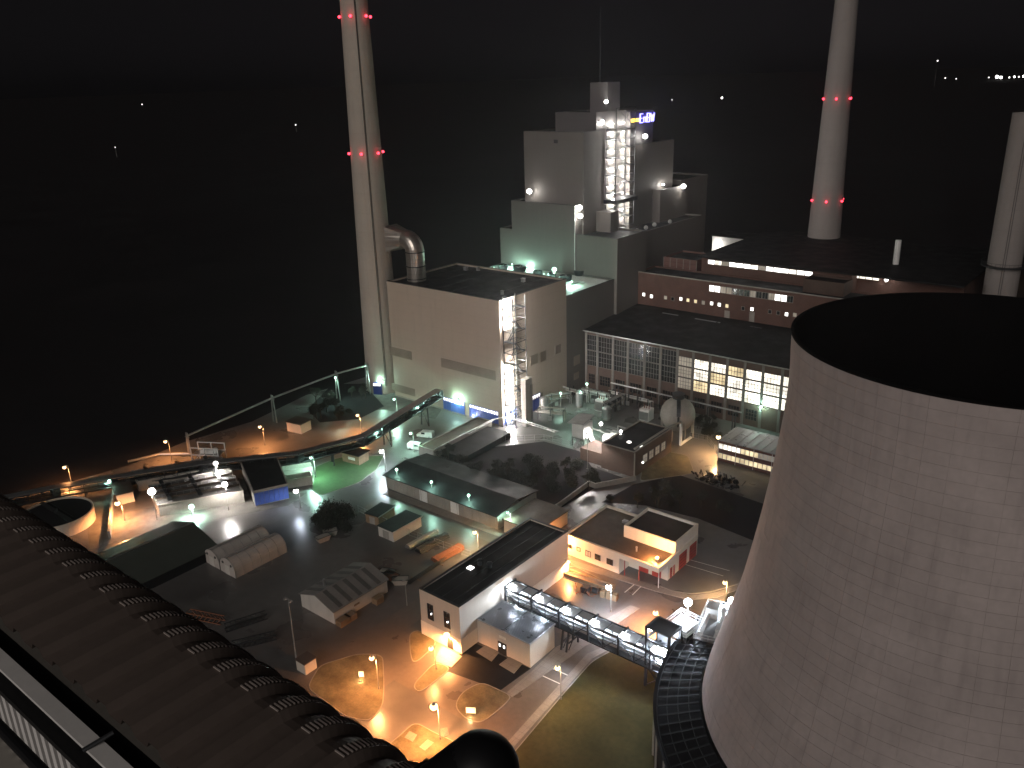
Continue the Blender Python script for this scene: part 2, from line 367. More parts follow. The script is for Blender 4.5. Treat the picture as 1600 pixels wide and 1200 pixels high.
# ================================================================== THE SETTING
struct('ground', MB().box(-9000, 9000, -3000, 14000, -.5, 0), M['soil'])
def sheet(name, pts, z, m, px=True):
    p = [GP(*q) for q in pts] if px else pts
    return struct(name, MB().prism(p, .001, z), m)
def chaikin(p, rad=1.6):
    q = []; n = len(p)
    for i in range(n):
        v, a, b = Vector(p[i]), Vector(p[i - 1]), Vector(p[(i + 1) % n])
        s0 = v + (a - v) * min(.45, rad / max(.01, (a - v).length)); s1 = v + (b - v) * min(.45, rad / max(.01, (b - v).length))
        for k in range(5):
            t = k / 4; w_ = s0 * (1 - t) ** 2 + v * 2 * t * (1 - t) + s1 * t * t; q.append((w_.x, w_.y))
    return q
def island(name, pts, m, h=.12, px=True, kw=.16):
    p = chaikin([GP(*q) for q in pts] if px else list(pts))
    o = struct(name, MB().prism(p, .001, h - .02), m)
    k = MB()
    for i in range(len(p)):
        a, b = p[i], p[(i + 1) % len(p)]; k.beam((a[0], a[1], h / 2 + .005), (b[0], b[1], h / 2 + .005), kw, h)
    struct('kerb', k, M['kerb'], parent=o)
    return o
def arc(c, r, a0, a1, n):
    return [(c[0] + r * math.cos(R(a0 + (a1 - a0) * i / n)), c[1] + r * math.sin(R(a0 + (a1 - a0) * i / n))) for i in range(n + 1)]

# yard of wet asphalt over the whole plant
sheet('yard', [(-231, 40), (-30, 40), (30, 120), (10, 330), (-60, 345), (-225, 330), (-228, 215), (-223, 190), (-226, 165), (-221, 140), (-224, 118), (-222, 100), (-228, 70)], .02, M['yard'], px=False)
# roads
sheet('road', [(595, 772), (770, 850), (742, 872), (560, 800)], .03, M['road'])
sheet('road', [(-111, 60), (-96.5, 60), (-96.5, 82), (-60.5, 82), (-60.5, 88), (-66, 96), (-70, 112), (-70, 132), (-76, 132), (-78.5, 112), (-78.5, 97.4), (-88.5, 97.4), (-88.5, 93), (-105.5, 93), (-105.5, 140), (-111, 140)], .028, M['road'], px=False)
sheet('road', [(-91, 107), (-58, 118), (-58, 132.6), (-91, 131.5)], .024, M['road'], px=False)
sheet('road', [(560, 722), (690, 650), (790, 690), (640, 735)], .026, M['yard'])
sheet('road', [(1040, 690), (1130, 700), (1210, 745), (1195, 765), (1060, 735)], .026, M['road'])
sheet('pavement', [(598, 772), (604, 765), (800, 835), (792, 843)], .10, M['pave'])
# orange lit lawns, islands and pads round the long office building
island('lawn', [(962, 1014), (985, 1022), (1026, 1044), (1030, 1120), (1045, 1230), (760, 1230), (800, 1180), (880, 1085), (925, 1034)], M['turf'])
sheet('pavement', [(962, 1010), (925, 1030), (880, 1080), (796, 1176), (786, 1168), (872, 1072), (917, 1022), (955, 1006)], .09, M['pave'])
island('grass_island', [(710, 1104), (722, 1082), (752, 1066), (800, 1088), (790, 1100), (764, 1122), (748, 1130), (728, 1124)], M['grass'])
sheet('pavement', [(868, 1012), (985, 946), (1000, 951), (800, 1090), (792, 1082), (830, 1050)], .08, M['pave'])
island('grass_island', [(640, 990), (655, 985), (684, 1004), (655, 1032), (645, 1035), (641, 1020)], M['grass'])
island('grass_island', [(646, 1070), (680, 1035), (706, 1044), (660, 1080), (650, 1080)], M['grass'])
sheet('pavement', [(690, 1010), (722, 1026), (705, 1043), (678, 1033)], .09, M['pave'])
island('grass_verge', [(480, 1075), (500, 1040), (560, 1022), (598, 1024), (600, 1070), (598, 1104), (578, 1128), (540, 1120)], M['grass'])
island('grass_verge', [(600, 1170), (625, 1150), (648, 1128), (680, 1146), (712, 1160), (715, 1172), (690, 1230), (600, 1230)], M['grass'])
for q in ([(632, 1153), (640, 1143), (652, 1149), (645, 1160)], [(655, 1168), (668, 1156), (678, 1161), (664, 1174)], [(687, 1140), (699, 1137), (702, 1150), (690, 1152)]): sheet('paving_slab', q, .13, M['pave'])
sheet('concrete_pad', [(744, 1019), (760, 1008), (782, 1018), (768, 1034)], .12, M['pave'])
sheet('concrete_pad', [(780, 1039), (797, 1026), (818, 1036), (803, 1053)], .12, M['pave'])
sheet('court', [(740, 1004), (829, 1045), (782, 1079), (690, 1046)], .045, M['roof'])
# inner yard between the office building and the white fire station
island('planting_bed', [(885, 888), (898, 886), (950, 912), (946, 924), (872, 900)], M['gravel'], .25)
sheet('brown_yard', [(868, 897), (940, 926), (925, 962), (838, 925)], .05, M['road'])
sheet('pavement', [(882, 872), (1033, 918), (1080, 931), (1120, 926), (1165, 910), (1165, 917), (1120, 934), (1078, 938), (1030, 926), (882, 880)], .11, M['pave'])
for a, b in (((976, 926), (994, 911)), ((988, 930), (1003, 915)), ((857, 1042), (893, 1058)), ((845, 1055), (880, 1071))):
    p, q = GP(*a), GP(*b)
    struct('lane_marking', MB().beam((p[0], p[1], .05), (q[0], q[1], .05), .22, .012), M['paint'])
kl = [GP(*q) for q in ((1031, 916), (1050, 924), (1080, 928), (1110, 925), (1135, 918), (1165, 909))]
k_ = MB()
for i in range(len(kl) - 1): k_.beam((*kl[i], .07), (*kl[i + 1], .07), .25, .14)
struct('kerb_line', k_, M['kerb'])
for a, b in (((1070, 882), (1130, 900)), ((1075, 874), (1140, 892))):
    p, q = GP(*a), GP(*b); struct('lane_marking', MB().beam((p[0], p[1], .034), (q[0], q[1], .034), .14, .01), M['paint'])
# the green lawn and the lit road by the conveyor
island('lawn', [(492, 730), (530, 715), (600, 712), (588, 735), (560, 755), (500, 775), (488, 765)], M['lawn'])
island('grass_verge', [(1010, 700), (1075, 712), (1085, 740), (1000, 752)], M['grass'], .1)
sheet('gravel_strip', [(575, 600), (690, 640), (680, 655), (600, 640), (520, 650), (480, 640)], .03, M['gravel'])
sheet('gravel_strip', [(130, 770), (178, 760), (190, 800), (320, 780), (480, 770), (450, 790), (250, 830), (140, 860)], .03, M['gravel'])

sheet('thicket_ground', [(640, 722), (690, 700), (760, 700), (850, 690), (905, 705), (925, 730), (990, 752), (930, 762), (880, 792), (845, 800), (790, 772), (700, 748)], .06, M['soil'])
sheet('thicket_ground', [(990, 757), (1060, 742), (1200, 790), (1190, 850), (1090, 810), (1010, 790), (940, 785)], .06, M['soil'])
sheet('thicket_ground', [(480, 640), (520, 600), (568, 600), (600, 635), (560, 655), (500, 660)], .06, M['soil'])

# ================================================================== FILTER BUILDING, beige block with gates
FB = thing('filter_building', 'tall beige clad block with brown louvres and blue gates beside the great chimney', 'building', -177, 198)
fu0, fu1, fv0, fv1, fh = -200.5, -154.0, 182.0, 215.0, 39.0
shell(FB, fu0, fu1, fv0, fv1, fh, M['clad'], M['roof'], trim=M['steel'])
for (xa, ya, xb, yb, hh) in ((609, 541, 643, 548, 2.9), (689, 559, 774, 577, 3.0), (612, 598, 648, 606, 2.6)):
    a = ONV(xa, ya, fv0); b = ONV(xb, yb, fv0); louver(FB, 'v', fv0, a[0], b[0], a[2] - hh, a[2])
for (xa, ya, xb, yb, hh) in ((828, 557, 840, 553, 3.2), (844, 551, 853, 547, 3.2), (867, 541, 876, 538, 2.8), (829, 622, 848, 616, 1.2)):
    a = ONU(xa, ya, fu1); b = ONU(xb, yb, fu1); louver(FB, 'u', fu1, a[1], b[1], a[2] - hh, a[2])
for (xa, xb, n) in ((694, 727, 8), (734, 779, 12)):
    a = ONV(xa, 640, fv0)[0]; b = ONV(xb, 655, fv0)[0]; gate(FB, 'v', fv0, a, b, 4.6, True, 'blue', n)
gate(FB, 'u', fu1, 182.6, 188.5, 4.4, False, 'blue', 3)
gate(FB, 'u', fu1, 194.5, 200.5, 5.6, True, 'navy', 6)
part(FB, 'plinth', MB().ring(fu0 - .12, fu1 + .12, fv0 - .12, fv1, .0, .5, .3), M['conc'])
for k in range(6):
    x = fu0 + 6 + k * 6.5; part(FB, 'roof_seam', MB().box(x, x + .12, fv0 + 1, fv1 - 1, fh - .598, fh - .53), M['steel'])
for (a, b, s) in ((-192, 209, 1.2), (-188, 211, .9), (-165, 206, 1.0), (-160, 190, .7)):
    part(FB, 'roof_vent', MB().box(a, a + s, b, b + s, fh - .6, fh + .5).box(a - .1, a + s + .1, b - .1, b + s + .1, fh + .5, fh + .62), M['galv'])

def stair_tower(root, u0, u1, v0, v1, z0, z1, step, lights, col='white', power=900, wallside='u0', cw=.22):
    """open steel stair: four columns, landings, zigzag flights, handrails, lamps on the wall side"""
    cm = MB()
    for a in (u0 + .1, u1 - .1):
        for b in (v0 + .1, v1 - .1): cm.box(a - cw / 2, a + cw / 2, b - cw / 2, b + cw / 2, z0, z1)
    part(root, 'column_frame', cm, M['steel'])
    n = int((z1 - z0) / step); L = (v1 - v0); dv = L * .24
    for k in range(n + 1):
        z = z0 + k * step
        lm = MB()
        end = (v0, v0 + dv) if k % 2 == 0 else (v1 - dv, v1)
        lm.box(u0 + .02, u1 - .02, end[0] + .02, end[1] - .02, z - .12, z)
        for a in (u0 + .1, u1 - .1): lm.box(a - .07, a + .07, v0 + .2, v1 - .2, z - .3, z - .12)
        for b in (v0 + .1, v1 - .1): lm.box(u0 + .2, u1 - .2, b - .07, b + .07, z - .3, z - .122)
        part(root, 'landing', lm, M['steel'])
        if k < n:
            a = (v0 + dv, v1 - dv) if k % 2 == 0 else (v1 - dv, v0 + dv)
            mid = (u0 + u1) / 2 + (.25 if k % 2 else -.25) * (u1 - u0)
            fm = MB()
            for s in (-.42, .42): fm.beam((mid + s, a[0], z - .05), (mid + s, a[1], z + step - .05), .07, .28)
            for i in range(9):
                q = (i + .5) / 9; fm.box(mid - .4, mid + .4, a[0] + (a[1] - a[0]) * q - .13, a[0] + (a[1] - a[0]) * q + .13, z + step * q - .03, z + step * q)
            fl = part(root, 'stair_flight', fm, M['steel'])
            rm = MB()
            for s in (-.42, .42): rm.beam((mid + s, a[0], z + 1.0), (mid + s, a[1], z + step + 1.0), .05)
            sub(fl, root, 'handrail', rm, M['steel'])
        rl = MB()
        for a in ((u1 - .06),):
            for hgt in (.55, 1.05): rl.beam((a, v0, z + hgt), (a, v1, z + hgt), .05)
        for b in (v0 + .06, v1 - .06): rl.beam((u0, b, z + 1.05), (u1, b, z + 1.05), .05)
        part(root, 'railing', rl, M['steel'])
    for k in (lights[0] if isinstance(lights[0], tuple) else range(lights[0], n + 1, lights[1])):
        z = z0 + k * step + step * .62
        for q in lights[2]:
            lb = part(root, 'stair_light', MB().box(u0 + .16, u0 + .3, v0 + L * q - .45, v0 + L * q + .45, z, z + .22), M['L_white'])
            point(root, ((u0 + .75) - ORG[root.name][0], v0 + L * q - ORG[root.name][1], z - .05 - ORG[root.name][2]), col, power, .25)

ST = thing('stair_tower', 'dark steel open stair tower on the corner of the beige block, floodlit white', 'stair tower', -151.5, 185)
stair_tower(ST, -153.9, -150.0, 183.2, 189.2, 0.2, 39.8, 3.3, ((0, 1, 2, 3, 4, 5, 9, 10, 11), 1, (.1, .5)), power=1500)
ST2 = thing('lift_shaft', 'slim pale concrete shaft standing beside the stair tower', 'shaft', -148.5, 187)
part(ST2, 'shaft', MB().box(-149.9, -148.2, 186.0, 189.2, 0, 15), M['conc'])
part(ST2, 'ladder', MB().box(-148.0, -147.9, 188.2, 188.3, 0, 13).box(-148.0, -147.9, 188.8, 188.9, 0, 13), M['steel'])

# ================================================================== CHIMNEYS
def chimney(name, label, u, v, r0, slope, h, mt, lines=True, n=48):
    t = thing(name, label, 'chimney', u, v)
    rr = lambda z: r0 - slope * z
    prof = [(z, rr(z)) for z in [h * i / 24 for i in range(25)]] + [(h, rr(h) - .4), (h - 6, rr(h) - .5)]
    sh = part(t, 'shaft', MB().lathe(prof, n), mt, smooth=True, local=True)
    return t, rr
CHU, CHV = -209.0, 185.4
CH, cr = chimney('great_chimney', 'tall pale concrete chimney with a dark ladder line beside the beige block', CHU, CHV, 6.26, .0182, 205, M['chim'])
def on_ring(z, ang, extra, rr): return ((rr(z) + extra) * math.cos(ang), (rr(z) + extra) * math.sin(ang))
# direction towards the camera in site frame
def cam_ang(u, v): return math.atan2(-v, -u)
ca = cam_ang(CHU, CHV)
lad = MB(); A_ = ca + .06
for i in range(60):
    z0, z1 = 3 + i * 3.3, 3 + (i + 1) * 3.3
    for d in (-.03, .03):
        a, b = on_ring(z0, A_ + d, .1, cr), on_ring(z1, A_ + d, .1, cr); lad.beam((*a, z0), (*b, z1), .1, .12)
    a, b = on_ring(z0, A_ - .03, .1, cr), on_ring(z0, A_ + .03, .1, cr); lad.beam((*a, z0), (*b, z0), .08, .08)
part(CH, 'ladder', lad, M['steel'], local=True)
def warning_lights(root, rr, u, v, zs, n=8, phase=0.):
    a0 = cam_ang(u, v)
    for z in zs:
        for k in range(n):
            a = a0 + phase + 2 * math.pi * k / n
            p = on_ring(z, a, .55, rr); q = on_ring(z, a, .0, rr)
            br = part(root, 'light_bracket', MB().beam((*q, z - .1), (*p, z - .1), .12, .1), M['steel'], local=True)
            MB().ball((p[0], p[1], z + .25), .42, 10, 6).build('warning_light', M['L_red'], br)
            if k in (0, 1, n - 1, 2, n - 2): 
                pl = on_ring(z, a, 1.15, rr); point(root, (pl[0], pl[1], z + .3), 'red', 60, .2)
z_lo = HG(566, 240, CHU, CHV); z_hi = HG(546, 28, CHU, CHV)
warning_lights(CH, cr, CHU, CHV, (z_lo, z_hi), 6, -.28)
dp = on_ring(2, ca - .42, .02, cr); a_ = ca - .42
dm = MB(); ex = (-math.sin(a_), math.cos(a_)); en = (math.cos(a_), math.sin(a_))
def onc(x, y, z): return (dp[0] + ex[0] * x + en[0] * y, dp[1] + ex[1] * x + en[1] * y, z)
def cbox(mb, x0, x1, y0, y1, z0, z1):
    vs = [onc(x0, y0, z0), onc(x1, y0, z0), onc(x1, y1, z0), onc(x0, y1, z0), onc(x0, y0, z1), onc(x1, y0, z1), onc(x1, y1, z1), onc(x0, y1, z1)]
    return mb.add(vs, [(3, 2, 1, 0), (4, 5, 6, 7), (0, 1, 5, 4), (1, 2, 6, 5), (2, 3, 7, 6), (3, 0, 4, 7)])
dd = part(CH, 'door', cbox(MB(), -1.5, 1.5, -.4, .35, 0, 4.2), M['navy'], local=True)
wm_ = MB()
for k in range(4): cbox(wm_, -1.3 + k * .68, -.82 + k * .68, .352, .4, 3.1, 3.95)
wm_.build('door_window', M['win_b'], dd)
# flue duct: square hood at the chimney, elbow, riser from the filter roof
du, dv_, dr_ = -195.0, 190.0, 3.0
DU = thing('flue_duct', 'big sheet metal elbow duct rising from the dark roof into the chimney', 'duct', du, dv_, 38.4)
zt = 51.3; er = 3.6; el = []
for i in range(9):
    a = R(90 * i / 8); el.append((du - er + er * math.cos(a), dv_, zt - er + er * math.sin(a)))
part(DU, 'riser', MB().tube((du, dv_, 38.3), el[0], dr_, dr_, 24), M['duct'])
dm = MB(); vs = []
for i in range(9):
    a = R(90 * i / 8)
    for k in range(24):
        b = 2 * math.pi * k / 24; rad = er + dr_ * math.cos(b); vs.append((du - er + rad * math.cos(a), dv_ + dr_ * math.sin(b), zt - er + rad * math.sin(a)))
dm.add(vs, [(i * 24 + k, i * 24 + (k + 1) % 24, (i + 1) * 24 + (k + 1) % 24, (i + 1) * 24 + k) for i in range(8) for k in range(24)])
part(DU, 'elbow', dm, M['duct'])
hx = du - er; dm = MB(); vs = []
for k in range(24):
    a = 2 * math.pi * k / 24; vs.append((hx, dv_ + dr_ * math.sin(a), zt + dr_ * math.cos(a)))
for k in range(24):
    a = 2 * math.pi * k / 24; s_, c_ = math.sin(a), math.cos(a); m_ = max(abs(s_), abs(c_))
    vs.append((hx - 5.6, dv_ - 1.5 + 3.2 * s_ / m_, zt + 4.2 * c_ / m_))
dm.add(vs, [((k + 1) % 24, k, 24 + k, 24 + (k + 1) % 24) for k in range(24)] + [tuple(range(24)), tuple(range(47, 23, -1))])
part(DU, 'hood', dm, M['duct'])
for z in (zt - er, 43.2, 39.2): part(DU, 'flange', MB().lathe([(z - .14, dr_ + .02), (z - .14, dr_ + .25), (z + .14, dr_ + .25), (z + .14, dr_ + .02)], 24, (du, dv_)), M['steel'])

rc = DIST(1291, 330, 345)
RC, rr2 = chimney('slim_chimney', 'tall slim grey chimney beyond the brick buildings, two rings of red lights', rc[0], rc[1], 6.84, .0247, 200, M['chim2'])
warning_lights(RC, rr2, rc[0], rc[1], (HG(1291, 313, rc[0], rc[1]), HG(1306, 155, rc[0], rc[1])), 6, -.05)
sc = DIST(1568, 420, 285)
ztop = HG(1592, 176, sc[0], sc[1])
SC, rr3 = chimney('short_stack', 'short thick grey stack with a platform ring and dark strip behind the cooling tower', sc[0], sc[1], 4.7, .005, ztop, M['chim2'])
z_ = HG(1560, 413, sc[0], sc[1])
part(SC, 'platform', MB().lathe([(z_ - .3, rr3(z_) + .02), (z_ - .3, rr3(z_) + 1.6), (z_, rr3(z_) + 1.6), (z_, rr3(z_) + .02)], 32), M['steel'], local=True)
rm_ = MB()
for k in range(32):
    a, b = 2 * math.pi * k / 32, 2 * math.pi * (k + 1) / 32; q = rr3(z_) + 1.55
    rm_.beam((q * math.cos(a), q * math.sin(a), z_ + 1.1), (q * math.cos(b), q * math.sin(b), z_ + 1.1), .08)
    rm_.beam((q * math.cos(a), q * math.sin(a), z_), (q * math.cos(a), q * math.sin(a), z_ + 1.1), .06)
part(SC, 'railing', rm_, M['steel'], local=True)
as_ = cam_ang(sc[0], sc[1])
lm_ = MB()
for z in range(30, int(ztop), 2):
    for d in (-.06, .06):
        a, b = on_ring(z, as_ + d, .1, rr3), on_ring(z + 2, as_ + d, .1, rr3); lm_.beam((*a, z), (*b, z + 2), .12)
part(SC, 'ladder', lm_, M['steel'], local=True)
tk = DIST(1401, 400, 300)
part(thing('roof_flue', 'thin pale flue pipe on the dark brick roof', 'flue', tk[0], tk[1], 20), 'pipe', MB().tube((0, 0, 0), (0, 0, HG(1402, 375, tk[0], tk[1]) - 20), 1.0, .9, 14), M['white'], local=True)

# ================================================================== BOILER HOUSE and its lower hall
HALL = thing('green_roof_hall', 'lower grey hall with mercury lit roof full of fans behind the beige block', 'building', -179, 229)
shell(HALL, -203.5, -154.02, 215.02, 243, 33.4, M['clad2'], M['white'], trim=M['steel'], par=.5)
louver(HALL, 'u', -154.02, 219, 222.5, 9, 12.2); louver(HALL, 'u', -154.02, 219, 222, 4, 6.4)
for (xx, yy, r_) in ((812, 421, 2.4), (884, 436, 2.1), (907, 427, 2.4), (786, 419, 1.8), (840, 428, 1.6), (862, 432, 1.5)):
    g_ = GP(xx, yy, 33.5)
    f_ = thing('roof_fan', 'round black cooling fan casing on the mercury lit hall roof', 'roof fan', g_[0], g_[1], 32.9, 0, 'cooling fans on the lit hall roof')
    cs = part(f_, 'casing', MB().lathe([(.0, r_ * .9), (1.1, r_), (1.9, r_), (1.9, r_ - .15), (1.2, r_ - .15)], 20), M['steel'], local=True)
    fb = MB()
    for k in range(6):
        a = k * math.pi / 3; fb.beam((0, 0, 1.4), (math.cos(a) * (r_ - .3), math.sin(a) * (r_ - .3), 1.5), .35, .06)
    part(f_, 'fan_blades', fb.tube((0, 0, 1.0), (0, 0, 1.6), .3, .3, 10), M['galv'], local=True)
    lg = MB()
    for k in range(4):
        a = k * math.pi / 2 + .4; lg.tube((math.cos(a) * r_ * .85, math.sin(a) * r_ * .85, 0), (math.cos(a) * r_ * .85, math.sin(a) * r_ * .85, .3), .12, .12, 6)
    part(f_, 'feet', lg, M['steel'], local=True)
for (xx, yy) in ((772, 418), (800, 413), (826, 414), (920, 424), (893, 440), (850, 428)):
    g_ = GP(xx, yy, 34.6); flood('small mercury lamp on a short stand on the hall roof between the fans', (g_[0], g_[1], 34.6), 'green', 1000, .26, 1.7, 'small lamps on the hall roof', 'roof_lamp', off=(0, 0, -1), cat='roof lamp')
for (xx, yy, lab) in ((866, 421, 'big white globe lamp on the mercury lit hall roof, in front of the grey wall'), (917, 413, 'big white globe lamp on the mercury lit hall roof, next to the roof corner')):
    g_ = GP(xx, yy, 37); flood(lab, (g_[0], g_[1], 37), 'green', 5200, .85, 4.1, None, 'globe_lamp', off=(0, -.3, -1), cat='lamp')
for k in range(5):
    g_ = -198 + k * 9
    p_ = thing('roof_pipe_run', 'short galvanised pipe run lying on the hall roof', 'pipe', g_, 228, 32.9, 0, 'pipe runs on the hall roof')
    part(p_, 'pipe', MB().path([(0, -8, .4), (0, 6, .4), (2, 6, .4)], .22, 8), M['galv'], local=True)

BH = thing('boiler_house', 'stepped grey boiler house, tallest building, with a glowing stair shaft and lit sign', 'building', -180, 262)
shell(BH, -204, -171, 243.02, 285, 46.6, M['clad2'], M['roof'], name='lower_block')
shell(BH, -198, -170, 242.7, 262, 57.0, M['clad2'], M['roof'], name='step_block', trim=M['steel'], z0=33)
shell(BH, -195, -169.5, 247, 274, 80.8, M['clad2'], M['roof'], name='tower_block', z0=46, trim=M['steel'])
shell(BH, -187, -169.7, 255, 274, 86.8, M['clad3'], M['roof'], name='roof_block', z0=80)
shell(BH, -177, -169.9, 262, 270, 96.3, M['clad3'], M['roof'], name='lift_house', z0=86)
shell(BH, -192, -167.7, 274.02, 306, 74.4, M['clad2'], M['roof'], name='rear_tower', z0=40, trim=M['steel'])
shell(BH, -186, -167.9, 274.04, 290, 86.0, M['clad3'], M['roof'], name='sign_block', z0=74)
shell(BH, -170.98, -153, 243.04, 262, 47.2, M['clad2'], M['roof'], name='front_block', trim=M['steel'])
shell(BH, -169, -157.5, 262.02, 312, 45.4, M['clad2'], M['roof'], name='side_block')
shell(BH, -178, -164.5, 291, 313, 57.0, M['clad2'], M['roof'], name='side_step', z0=40)
shell(BH, -184, -167.8, 313.02, 336, 58.2, M['clad2'], M['roof'], name='rear_step')
part(BH, 'corner_trim', MB().box(-170.15, -169.9, 242.45, 242.68, 34, 57), M['white'])
part(BH, 'roof_hut', MB().box(-169.3, -163.2, 254.6, 259.8, 46.2, 53.6), M['clad2'])
part(BH, 'vent_window', MB().box(-181.8, -180.2, 246.9, 246.99, 77, 78.2), M['steel'])
pass
part(BH, 'mast', MB().tube((-174.3, 264, 95.8), (-174.3, 264, 120), .22, .08, 8), M['steel'])
part(BH, 'sign_window', MB().box(-167.88, -167.8, 271.9 + 2.4, 276, 77.5, 80), M['steel'])
for (a, b) in ((-160.5, 268), (-161, 275), (-161.5, 282), (-160, 291)):
    part(BH, 'roof_vent', MB().ball((a, b, 45.6), .8, 10, 6), M['galv'])
BS = thing('boiler_stair', 'tall open steel stair on the boiler house glowing white between two towers', 'stair tower', -167, 267, 46.7)
stair_tower(BS, -169.4, -165.2, 260.5, 273.4, 47.0, 80.6, 3.05, (0, 1, (.3, .85)), power=700)
part(BS, 'top_frame', MB().box(-169.4, -165.2, 260.5, 260.7, 80.6, 80.9).box(-169.4, -165.2, 273.2, 273.4, 80.6, 80.9)
     .box(-165.4, -165.2, 260.7, 273.2, 80.6, 80.9).box(-165.35, -165.15, 260.5, 260.7, 80.9, 88).box(-165.35, -165.15, 273.2, 273.4, 80.9, 88).beam((-165.25, 260.6, 88), (-165.25, 273.3, 88), .2)
     .beam((-165.25, 260.6, 81), (-165.25, 273.3, 88), .15).beam((-165.25, 260.6, 88), (-165.25, 273.3, 81), .15), M['steel'])
part(BS, 'platform', MB().box(-169.4, -164.2, 259.5, 274.0, 55.6, 57.0), M['steel'])
# lit sign: yellow bar and blue letters
SG = thing('rooftop_sign', 'glowing rooftop sign, yellow bar and blue letters EnBW', 'sign', -167.6, 282, 82)
part(SG, 'bar', MB().box(-167.85, -167.55, 274.4, 279.6, 82.5, 83.6), M['sign_yellow'])
def letter(ch, x, w_, h_):
    s = .42; m_ = MB()
    def st(a, b): m_.beam((-167.7, x + a[0] * w_, 82 + a[1] * h_), (-167.7, x + b[0] * w_, 82 + b[1] * h_), s, .3)
    seg = {'E': [((0, 0), (0, 1)), ((0, 0), (1, 0)), ((0, .5), (.85, .5)), ((0, 1), (1, 1))], 'n': [((0, 0), (0, .62)), ((0, .6), (1, .6)), ((1, 0), (1, .62))],
           'B': [((0, 0), (0, 1)), ((0, 0), (.9, 0)), ((0, .5), (.9, .5)), ((0, 1), (.9, 1)), ((1, .05), (1, .45)), ((1, .55), (1, .95))],
           'W': [((0, 1), (.25, 0)), ((.25, 0), (.5, .8)), ((.5, .8), (.75, 0)), ((.75, 0), (1, 1))]}[ch]
    for a, b in seg: st(a, b)
    part(SG, 'letter', m_, M['sign_blue'])
for ch, x, w_ in (('E', 280.4, 1.7), ('n', 283.0, 1.4), ('B', 285.3, 1.7), ('W', 287.8, 2.6)): letter(ch, x, w_, 3.0)
for v_ in (281.5, 285, 288.5): point(SG, (.9, v_ - 282, 1.6), 'blue', 260, .3)
# globes of light on the boiler house
for (loc, lab, p_) in ((ONV(827, 299, 245.2), 'white globe lamp on the step roof at the left end of the boiler house', 500), ((-169.4, 244.6, 56.2), 'upper of two white globe lamps on the corner of the step roof', 500),
                       ((-168.9, 244.2, 53.4), 'lower of two white globe lamps on the corner of the step roof', 700), (ONU(940, 191, -169.9), 'white globe lamp on top of the boiler tower by the stair', 700),
                       (ONU(1008, 213, -166.4), 'white globe lamp below the glowing rooftop sign', 500), (ONU(1068, 291, -163.5), 'white globe lamp on the side step of the boiler house', 500)):
    flood(lab, loc, 'white', p_, .95, 1.6, None, 'globe_lamp', off=(.6, -.6, -.2), cat='lamp')
flood('white lamp on the lift house wall at the foot of the mast', ONU(947, 159, -168.9), 'white', 500, .7, 1.4, None, 'globe_lamp', off=(.6, -.3, .3), cat='lamp')
wall_lamp('small oval lamp on the grey rear tower wall', ONU(1034, 288, -167.6), 'u', 'white', 500, .45)

# ================================================================== TURBINE HALL and BRICK BLOCKS
TH = thing('turbine_hall', 'long low hall with tall gridded windows, half of them lit, under a dark roof', 'building', -115, 240)
tu0, tu1, tv0, tv1, te = -153.6, -58.0, 225.0, 256.9, 20.0
part(TH, 'wall', MB().ring(tu0, tu1, tv0, tv1, 0, te - .4, .4), M['brick2'])
part(TH, 'roof', MB().add([(tu0 - .4, tv0 - .6, te), (tu1, tv0 - .6, te), (tu1, tv1 - .05, te + 2.0), (tu0 - .4, tv1 - .05, te + 2.0),
                           (tu0 - .4, tv0 - .6, te - .4), (tu1, tv0 - .6, te - .4), (tu1, tv1 - .05, te + 1.6), (tu0 - .4, tv1 - .05, te + 1.6)],
                          [(0, 1, 2, 3), (7, 6, 5, 4), (4, 5, 1, 0), (5, 6, 2, 1), (6, 7, 3, 2), (7, 4, 0, 3)]), M['roof'])
part(TH, 'gutter', MB().box(tu0 - .4, tu1, tv0 - .85, tv0 - .62, te - .25, te + .08), M['galv'])
bays = [ONV(900 + x / 4, 560, tv0)[0] for x in (65, 135, 232, 325, 430, 530, 635, 735, 840, 950, 1062, 1178, 1300)]
bays += [bays[-1] + 5.9 * k for k in range(1, 4)]
def zrow(fr): return te * fr
for i in range(len(bays) - 1):
    a, b = bays[i] + .45, bays[i + 1] - .45
    lit = i >= 7; half = i == 6
    part(TH, 'pilaster', MB().box(bays[i] - .4, bays[i] + .4, tv0 - .28, tv0 - .002, 0, te - .42), M['wframe'])
    tiers = ((14.6, 17.3), (11.0, 14.1), (7.2, 10.5)) if i >= 6 else ((13.6, 18.6), (8.2, 13.2))
    for q, (z0, z1) in enumerate(tiers):
        pm = (M['win_w'] if (i + q) % 3 or i > 9 else M['win_y']) if lit else (M['win_d'] if half else M['darkglass'])
        win(TH, 'v', tv0, a, b, z0, z1, pm, M['wframe'] if not lit else M['steel'], .1, 4, 2 if z1 - z0 > 3 else 1, fw=.13)
    if i < 11: win(TH, 'v', tv0, a + .6, b - .6, 2.0, 5.2, M['darkglass'], M['brick2'], .1, 3, 2, fw=.12)
for (a, b, l_) in ((1035, 491, 6), (1065, 494, 5), (1172, 512, 4), (1086, 500, 9)):
    g_ = GP(a, b, te + 1.2); part(TH, 'skylight', MB().box(g_[0], g_[0] + l_, g_[1] - .4, g_[1] + .4, te + 1.0, te + 1.75), M['sheetroof'])
wall_lamp('mercury lamp on the turbine hall wall above a pale pilaster', ONV(1191, 634, tv0 - .3), 'v', 'green', 700, .35)
PB = thing('pipe_bridge', 'pair of thin bright pipes on low trestles in front of the turbine hall', 'pipe bridge', -130, 219)
for dz in (0, .8): part(PB, 'pipe', MB().tube((-139, 219 - dz, 6.2 + dz * .4), (-95, 219 - dz, 6.2 + dz * .4), .22, .22, 8), M['galv'])
